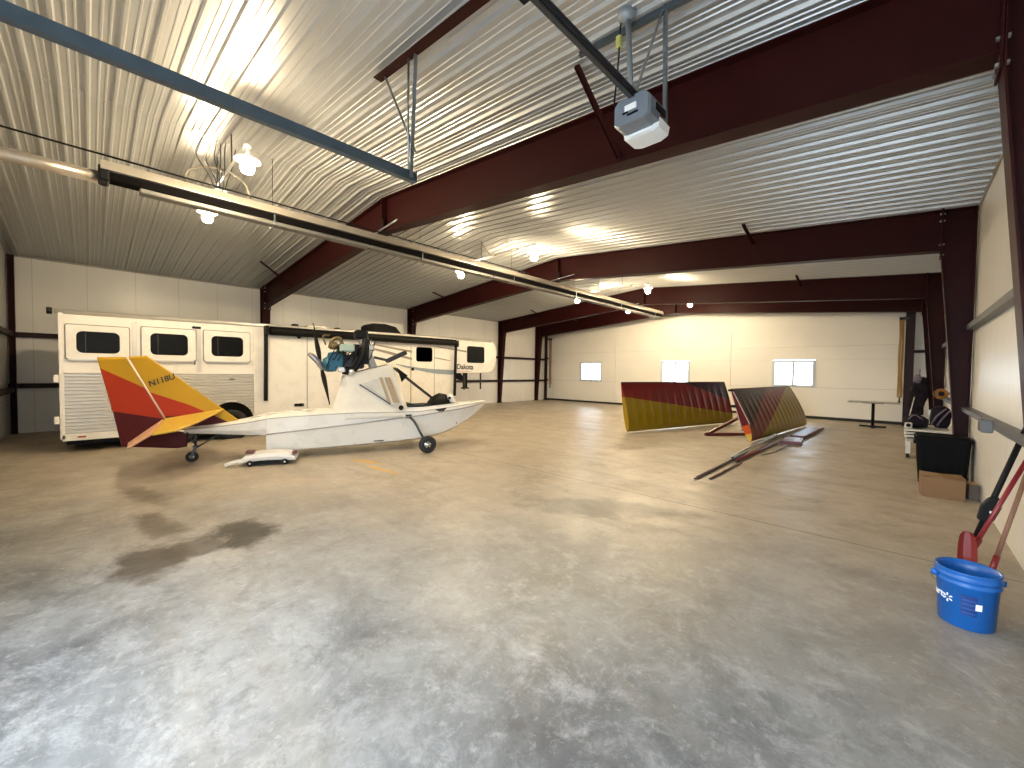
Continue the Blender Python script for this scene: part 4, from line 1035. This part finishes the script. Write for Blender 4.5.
# ------------------------------------------------------------------ right-hand side: table, cart, bin, boxes, bucket, shovels
t = thing('pedestal_table', 'grey pedestal table standing before the cream hangar door', 'table', (-.63, 17.05, 0))
mb = MB(); mb.box((0, 0, .785), (1.22, .76, .028), bev=.008); mb.build('tabletop', mat('grey_laminate', (.30, .29, .27), .35), t)
mb = MB(); mb.box((0, 0, .762), (.5, .4, .02)); mb.tube([(0, 0, .04), (0, 0, .76)], .04, 14); mb.build('pedestal', BLACK, t)
mb = MB(); mb.bar((-.32, 0, .03), (.32, 0, .03), .07, .05); mb.bar((0, -.32, .03), (0, .32, .03), .07, .05); mb.build('foot', BLACK, t)

t = thing('slatted_cart', 'low white slatted cart behind the black bin carrying dark bags', 'cart', (.38, 11.75, 0))
CARTW = mat('cart_white', (.60, .59, .54), .45, 0, 6, .08)
mb = MB()
for k, z in enumerate((.56, .50, .44)): mb.box((0, 0, z), (.64, 1.3, .035), bev=.008)
mb.build('slatted_deck', CARTW, t)
mb = MB(); mb.box((0, 0, .36), (.56, 1.2, .06)); mb.build('cross_frame', mat('cart_grey', (.32, .31, .29), .5), t)
for x in (-.26, .26):
    for y in (-.56, .56):
        mb = MB(); mb.bar((x, y, .36), (x, y, .09), .07, .05, (0, 1, 0)); mb.build('leg', CARTW, t)
        mb = MB(); mb.lathe([(0, 0), (.085, 0), (.085, .05), (0, .05)], 18, Matrix.Translation((x - .025, y + .06, .085)) @ Matrix.Rotation(PI / 2, 4, 'Y')); mb.build('caster', BLACK_RUB, t)

DKCLOTH = mat('dark_plum_nylon', (.012, .009, .014), .85, 0, 6, .4, .4, 14, spec=.15)
def lumpy(mb, c, d, seed, amp=.16, nu=20, nv=14):
    vs = []; fs = []
    for j in range(nv + 1):
        ph = PI * j / nv
        for i in range(nu):
            a = 2 * PI * i / nu
            p = Vector((math.cos(a) * math.sin(ph), math.sin(a) * math.sin(ph), math.cos(ph)))
            q = Vector([math.copysign(abs(v) ** .75, v) for v in p])
            k = 1 + amp * mnoise.noise(p * 2.2 + Vector((seed, seed * .7, 0)))
            vs.append((c[0] + q.x * d[0] / 2 * k, c[1] + q.y * d[1] / 2 * k, max(c[2] - d[2] / 2, c[2] + q.z * d[2] / 2 * k)))
    for j in range(nv):
        for i in range(nu):
            i2 = (i + 1) % nu; fs.append((j * nu + i, j * nu + i2, (j + 1) * nu + i2, (j + 1) * nu + i))
    mb.add(vs, fs, True)
t = thing('duffel_bag', 'dark plum duffel bag with pale strap lying on the white cart', 'bag', (.22, 11.53, .578))
mb = MB(); lumpy(mb, (0, 0, .12), (.38, .50, .24), 3); mb.build('body', DKCLOTH, t)
mb = MB(); mb.tube(arc([(-.12, -.2, .16), (-.02, -.24, .27), (.1, -.2, .17)]), .012, 6); mb.build('strap', mat('lilac_strap', (.13, .10, .15), .6), t)
t = thing('backpack', 'dark backpack with lilac webbing leaning upright on the cart near the wall', 'bag', (.58, 11.90, .578))
mb = MB(); lumpy(mb, (0.0, 0, .22), (.30, .34, .44), 8); mb.build('body', DKCLOTH, t)
mb = MB(); mb.tube(arc([(-.13, -.16, .06), (-.06, -.19, .24), (.07, -.15, .40)]), .016, 6); mb.tube(arc([(-.05, -.18, .05), (.02, -.19, .2), (.12, -.13, .36)]), .016, 6); mb.build('strap', MATS['lilac_strap'], t)
t = thing('coat', 'dark coat hanging in folds on the third column above the cart', 'coat', (.30, 14.50, .60))
mb = MB(); lumpy(mb, (-.02, 0, .42), (.26, .20, .84), 5, .5, 26, 24); lumpy(mb, (.10, .02, .66), (.16, .16, .6), 11, .5, 20, 18); mb.build('body', DKCLOTH, t)
mb = MB(); lumpy(mb, (-.02, -.12, .95), (.14, .10, .22), 2); mb.build('hood', mat('lilac_lining', (.11, .095, .14), .7), t)
mb = MB(); mb.tube([(.02, .06, 1.02), (.02, .10, 1.2)], .01, 6); mb.build('hanging_loop', GREY_DARK, t)
t = thing('cord_reel', 'round orange-brown reel hung on the right wall above the cart', 'reel', (.61, 12.6, 1.24))
Mr = Matrix.Rotation(R(84), 4, 'X')
mb = MB(); mb.lathe([(0, -.05), (.09, -.045), (.115, 0), (.09, .045), (0, .05)], 26, Mr); mb.build('disc', mat('orange_brown', (.30, .13, .03), .45, 0, 8, .3), t)
mb = MB(); mb.lathe([(.06, -.055), (.08, -.06), (.08, -.03)], 22, Mr @ Matrix.Translation((-.03, 0, .09))); mb.lathe([(0, .05), (.05, .05), (.05, .09), (0, .09)], 14, Mr); mb.build('hub', BLACK, t)
mb = MB(); mb.tube([(0, .02, 0), (.17, .05, .02)], .02, 8); mb.build('bracket', GREY_DARK, t)
tag(MB().tube(arc([(.45, 12.4, .9), (.5, 12.4, .72), (.58, 12.45, .62), (.62, 12.5, .60)]), .045, 10).build('paper_roll', mat('pale_blue_paper', (.55, .66, .72), .6)), 'pale crumpled paper roll on the cart under the orange reel', 'paper')
t = thing('white_pole', 'thin white pole leaning above the dark bags on the cart', 'pole', (.10, 11.85, .58))
mb = MB(); mb.tube([(0, 0, 0), (.10, .3, .60)], .01, 8); mb.build('shaft', CARTW, t)
mb = MB(); mb.lathe([(0, 0), (.014, 0), (.014, .04), (0, .04)], 8, Matrix.Translation((.10, .3, .58))); mb.build('cap', BLACK, t)
t = thing('small_motor', 'small pale grey motor block on the near corner of the cart', 'motor', (.115, 11.2, .58))
mb = MB(); mb.box((0, 0, .06), (.11, .12, .12), bev=.02); mb.build('housing', CARTW, t)
mb = MB(); mb.lathe([(0, 0), (.035, 0), (.035, .03), (0, .03)], 12, Matrix.Translation((0, -.06, .07)) @ Matrix.Rotation(PI / 2, 4, 'X')); mb.build('shaft_cap', BLACK, t)

BINB = mat('bin_black', (.006, .0065, .007), .7, 0, 10, .2, spec=.06)
t = thing('storage_bin', 'large black plastic storage bin against the second steel column', 'bin', (.46, 8.88, 0))
mb = MB(); 
def rr3(w, d, z, r=.05): return [(a, b, z) for a, b in rrect(0, 0, w, d, r, 3)]
mb.loft([rr3(.48, .44, .0), rr3(.53, .49, .35), rr3(.56, .52, .66)]); mb.build('tub', BINB, t)
mb = MB(); mb.loft([rr3(.60, .56, .655, .06), rr3(.60, .56, .70, .06), rr3(.54, .50, .725, .05)]); mb.build('lid', BINB, t)
mb = MB()
for x in (-.2, -.07, .07, .2): mb.bar((x, -.232, .06), (x, -.262, .6), .03, .02, (0, 1, 0))
mb.build('rib', BINB, t)
mb = MB(); mb.bar((-.29, -.1, .60), (-.29, .1, .60), .03, .04); mb.build('handle', BINB, t)

CARD = mat('corrugated_cardboard', (.21, .115, .05), .75, 0, 5, .12, .1, 30)
CARDD = mat('cardboard_flap', (.30, .18, .09), .75, 0, 5, .12)
t = thing('cardboard_box', 'brown cardboard box standing in front of the black storage bin', 'box', (.42, 7.93, 0), .06)
mb = MB(); mb.box((0, 0, .135), (.40, .34, .27)); mb.build('carton', CARD, t, bevel=.004)
mb = MB(); mb.box((-.10, 0, .278), (.20, .34, .006), Matrix.Rotation(R(3), 3, 'Y')); mb.build('flap', CARDD, t)
mb = MB(); mb.box((.10, 0, .277), (.20, .34, .006), Matrix.Rotation(R(-3), 3, 'Y')); mb.build('flap', CARD, t)
t = thing('parcel', 'small crumpled carton on the floor by the right wall, behind the tools', 'box', (.70, 8.05, 0), .3)
mb = MB(); mb.box((0, 0, .10), (.10, .16, .20)); mb.build('carton', mat('dull_carton', (.15, .115, .09), .8, 0, 6, .2), t, bevel=.01)
mb = MB(); mb.box((.0, -.03, .21), (.09, .08, .006), Matrix.Rotation(R(18), 3, 'X')); mb.build('flap', CARDD, t)

# grey electrical box on the lower wall rail
t = thing('outlet_box', 'grey metal outlet box fixed to the lower rail on the right wall', 'outlet box', (.64, 6.45, 1.10))
mb = MB(); mb.box((0, 0, 0), (.09, .22, .13), bev=.01); mb.build('case', mat('box_grey', (.13, .135, .14), .55), t)
mb = MB(); mb.box((-.047, 0, 0), (.006, .12, .08)); mb.build('cover_plate', GREY_DARK, t)

# blue pail
bk = thing('bucket', 'blue plastic bucket with white lettering on the floor at right', 'bucket', (.345, 3.95, 0))
BLUE = mat('blue_plastic', (.006, .10, .37), .35, 0, 6, .06)
mb = MB()
def rad(z): return .128 + (.146 - .128) * z / .36
mb.lathe([(0, .004), (.120, .0), (.128, .006), (rad(.27), .27), (rad(.275) + .008, .275), (rad(.285) + .008, .285), (rad(.29) + .001, .29), (rad(.31) + .001, .31), (rad(.315) + .01, .315), (rad(.325) + .01, .325), (rad(.33), .33), (rad(.352) + .004, .352), (rad(.362) + .006, .358), (rad(.362) + .004, .365), (rad(.36) - .003, .363), (rad(.3) - .004, .30), (.125, .012), (0, .010)], 48)
mb.build('pail', BLUE, bk)
ang0 = math.atan2(-3.93, -.385)      # towards the camera
def onpail(ang, z, off): r = rad(z) + off; return (r * math.cos(ang), r * math.sin(ang), z)
# label: words and six-petal spark printed round the pail, left of the middle as seen
WHT = mat('white_print', (.8, .82, .84), .5)
text_obj('logo_lettering', 'Walmart', .060, WHT, bk, lambda x, y, z: onpail(ang0 - R(137) + x / .137, .165 + y + (x * .0), .0012 + z * .3), bold=.0012)
mb = MB()
for k in range(6):
    a = PI / 2 + k * PI / 3
    pts = []
    for q, w in ((.010, .002), (.017, .0042), (.026, .0042), (.029, .002)):
        pts.append((q, w))
    loop = pts + [(q, -w) for q, w in reversed(pts)]
    vs = []
    for off in (.0006, .0022):
        for q, w in loop:
            xx = q * math.cos(a) - w * math.sin(a); zz = q * math.sin(a) + w * math.cos(a)
            vs.append(onpail(ang0 - R(36) + xx / .137, .175 + zz, off))
    n = len(loop); mb.add(vs, [tuple(range(n)), tuple(range(2 * n - 1, n - 1, -1))] + [((i + 1) % n, i, n + i, n + (i + 1) % n) for i in range(n)])
mb.build('spark_logo', WHT, bk)
def pail_patch(name, a0, a1, z0, z1, m, off=.001):
    mb = MB(); n = 8; vs = []
    for o_ in (off - .0008, off + .0008):
        for z in (z0, z1):
            for i in range(n + 1): vs.append(onpail(ang0 + R(a0 + (a1 - a0) * i / n), z, o_))
    w = n + 1; fs = []
    for i in range(n): fs += [(i, i + 1, w + i + 1, w + i), (2 * w + i, 3 * w + i, 3 * w + i + 1, 2 * w + i + 1), (i, 2 * w + i, 2 * w + i + 1, i + 1), (w + i, w + i + 1, 3 * w + i + 1, 3 * w + i)]
    mb.add(vs, fs); return mb.build(name, m, bk)
pail_patch('instruction_panel', -9, 20, .10, .225, mat('navy_print', (.006, .03, .16), .45))
for k in range(4): pail_patch('instruction_line', -7, 18, .112 + k * .027, .120 + k * .027, mat('mid_blue_print', (.01, .08, .3), .45), .0026)
pail_patch('white_sticker', 17, 29, .145, .185, WHT, .003)
mb = MB()
for a in (R(-70), R(110)): 
    c = onpail(ang0 + a, .30, .012); mb.lathe([(0, -.02), (.02, -.016), (.02, .016), (0, .02)], 10, Matrix.Translation(c))
mb.build('handle_ear', BLUE, bk)
mb = MB()
hp = []
for i in range(13):
    a = R(-70) + PI * i / 12
    r = rad(.3) + .02; hp.append((r * math.cos(ang0 + a), r * math.sin(ang0 + a), .30 - .12 * math.sin(PI * i / 12)))
mb2 = []
for i in range(13):
    a = R(110) + PI * i / 12; r = rad(.25) + .022; mb2.append((r * math.cos(ang0 + a), r * math.sin(ang0 + a), .30 - .13 * math.sin(PI * i / 12)))
mb.tube(mb2, .003, 6); mb.build('wire_handle', CHROME, bk)

# long-handled tools leaning on the right wall behind the bucket
RSH = mat('red_shovel_plastic', (.20, .012, .012), .4, 0, 6, .15)
t = thing('snow_brush', 'black-handled tool with dark head leaning on right wall, leftmost of the handles', 'brush', (.45, 5.34, 0))
mb = MB(); mb.tube([(0, 0, .0), (.14, .0, .56), (.31, .01, 1.22)], .020, 10); mb.build('handle', BLACK, t)
mb = MB(); P = [(-.05, .0), (-.06, .12), (-.04, .19), (0, .215), (.04, .19), (.055, .12), (.045, .0), (0, -.02)]
mb.prism(P, .07, lambda a, b, d: (.10 + a + b * .25, d - .055, .38 + b)); mb.build('head', BLACK, t, bevel=.012)
mb = MB(); mb.box((.135, -.058, .46), (.035, .006, .02)); mb.build('sticker', WHT, t)
t = thing('snow_shovel', 'small red shovel standing behind the blue bucket with its red handle on the wall', 'shovel', (.435, 5.08, 0))
mb = MB(); rings = []
for z, w, dy in ((.0, .050, -.03), (.10, .058, -.02), (.19, .055, .0), (.27, .045, .02), (.30, .026, .03)):
    x0 = z * .0
    rings.append([(x0 - w, dy - .012, z), (x0 - w * .4, dy + .012, z), (x0 + w * .4, dy + .012, z), (x0 + w, dy - .012, z), (x0 + w, dy - .004, z), (x0 + w * .4, dy + .022, z), (x0 - w * .4, dy + .022, z), (x0 - w, dy - .004, z)])
mb.loft(rings); mb.build('blade', RSH, t)
mb = MB(); mb.tube([(.02, .045, .12), (.315, .20, .93)], .016, 10); mb.build('handle', mat('red_handle', (.20, .012, .02), .4), t)
mb = MB(); mb.tube([(.012, .04, .10), (.07, .07, .25)], .023, 10); mb.build('ferrule', RSH, t)
t = thing('push_broom', 'wooden-handled tool with red ferrule leaning on right wall, rightmost of the handles', 'broom', (.575, 5.06, 0))
mb = MB(); mb.tube([(0, 0, .06), (.18, .17, .87)], .0155, 10); mb.build('handle', mat('weathered_wood', (.20, .10, .065), .6, 0, 8, .25, stretch=(6, 6, .6)), t)
mb = MB(); mb.tube([(-.012, -.012, .0), (.022, .02, .16)], .021, 10); mb.build('ferrule', RSH, t)

# ------------------------------------------------------------------ camera
f, ya, pi_, ro = 406.34, R(43.822), R(-1.699), R(.699)
fw = Vector((-math.sin(ya) * math.cos(pi_), math.cos(ya) * math.cos(pi_), math.sin(pi_)))
rt = Vector((math.cos(ya), math.sin(ya), 0)); up = rt.cross(fw)
r2 = rt * math.cos(ro) + up * math.sin(ro); u2 = -rt * math.sin(ro) + up * math.cos(ro)
cam = bpy.data.cameras.new('camera'); co = bpy.data.objects.new('camera', cam); col.objects.link(co)
M3 = Matrix((r2, u2, -fw)).transposed().to_4x4(); M3.translation = (0, 0, 1.6); co.matrix_world = M3
cam.sensor_width = 36; cam.sensor_fit = 'HORIZONTAL'; cam.lens = f / 1024 * 36; cam.clip_start = .05; cam.clip_end = 300
scn.camera = co

# ------------------------------------------------------------------ daylight and exposure
w = bpy.data.worlds.new('daylight'); scn.world = w; w.use_nodes = True
bg = w.node_tree.nodes['Background']; bg.inputs[0].default_value = (.75, .875, 1.0, 1); bg.inputs[1].default_value = 9.2
def portal(name, loc, rot, sx, sy):
    L_ = bpy.data.lights.new(name, 'AREA'); L_.shape = 'RECTANGLE'; L_.size = sx; L_.size_y = sy; L_.cycles.is_portal = True
    o = bpy.data.objects.new(name, L_); col.objects.link(o); o.location = loc; o.rotation_euler = rot
portal('door_daylight', ((DX0 + DX1) / 2, YF - .10, DZ / 2), (R(90), 0, R(0)), DX1 - DX0, DZ)
for xa, xb, za, zb in WINS: portal('window_daylight', ((xa + xb) / 2, YB + .10, (za + zb) / 2), (R(-90), 0, 0), xb - xa, zb - za)
vs_ = scn.view_settings; vs_.view_transform = 'Standard'; vs_.look = 'None'; vs_.gamma = 1; vs_.exposure = .6; vs_.use_curve_mapping = False
cy = scn.cycles; cy.use_denoising = True; cy.max_bounces = 10; cy.diffuse_bounces = 6; cy.glossy_bounces = 5; cy.transparent_max_bounces = 8; cy.sample_clamp_indirect = 12
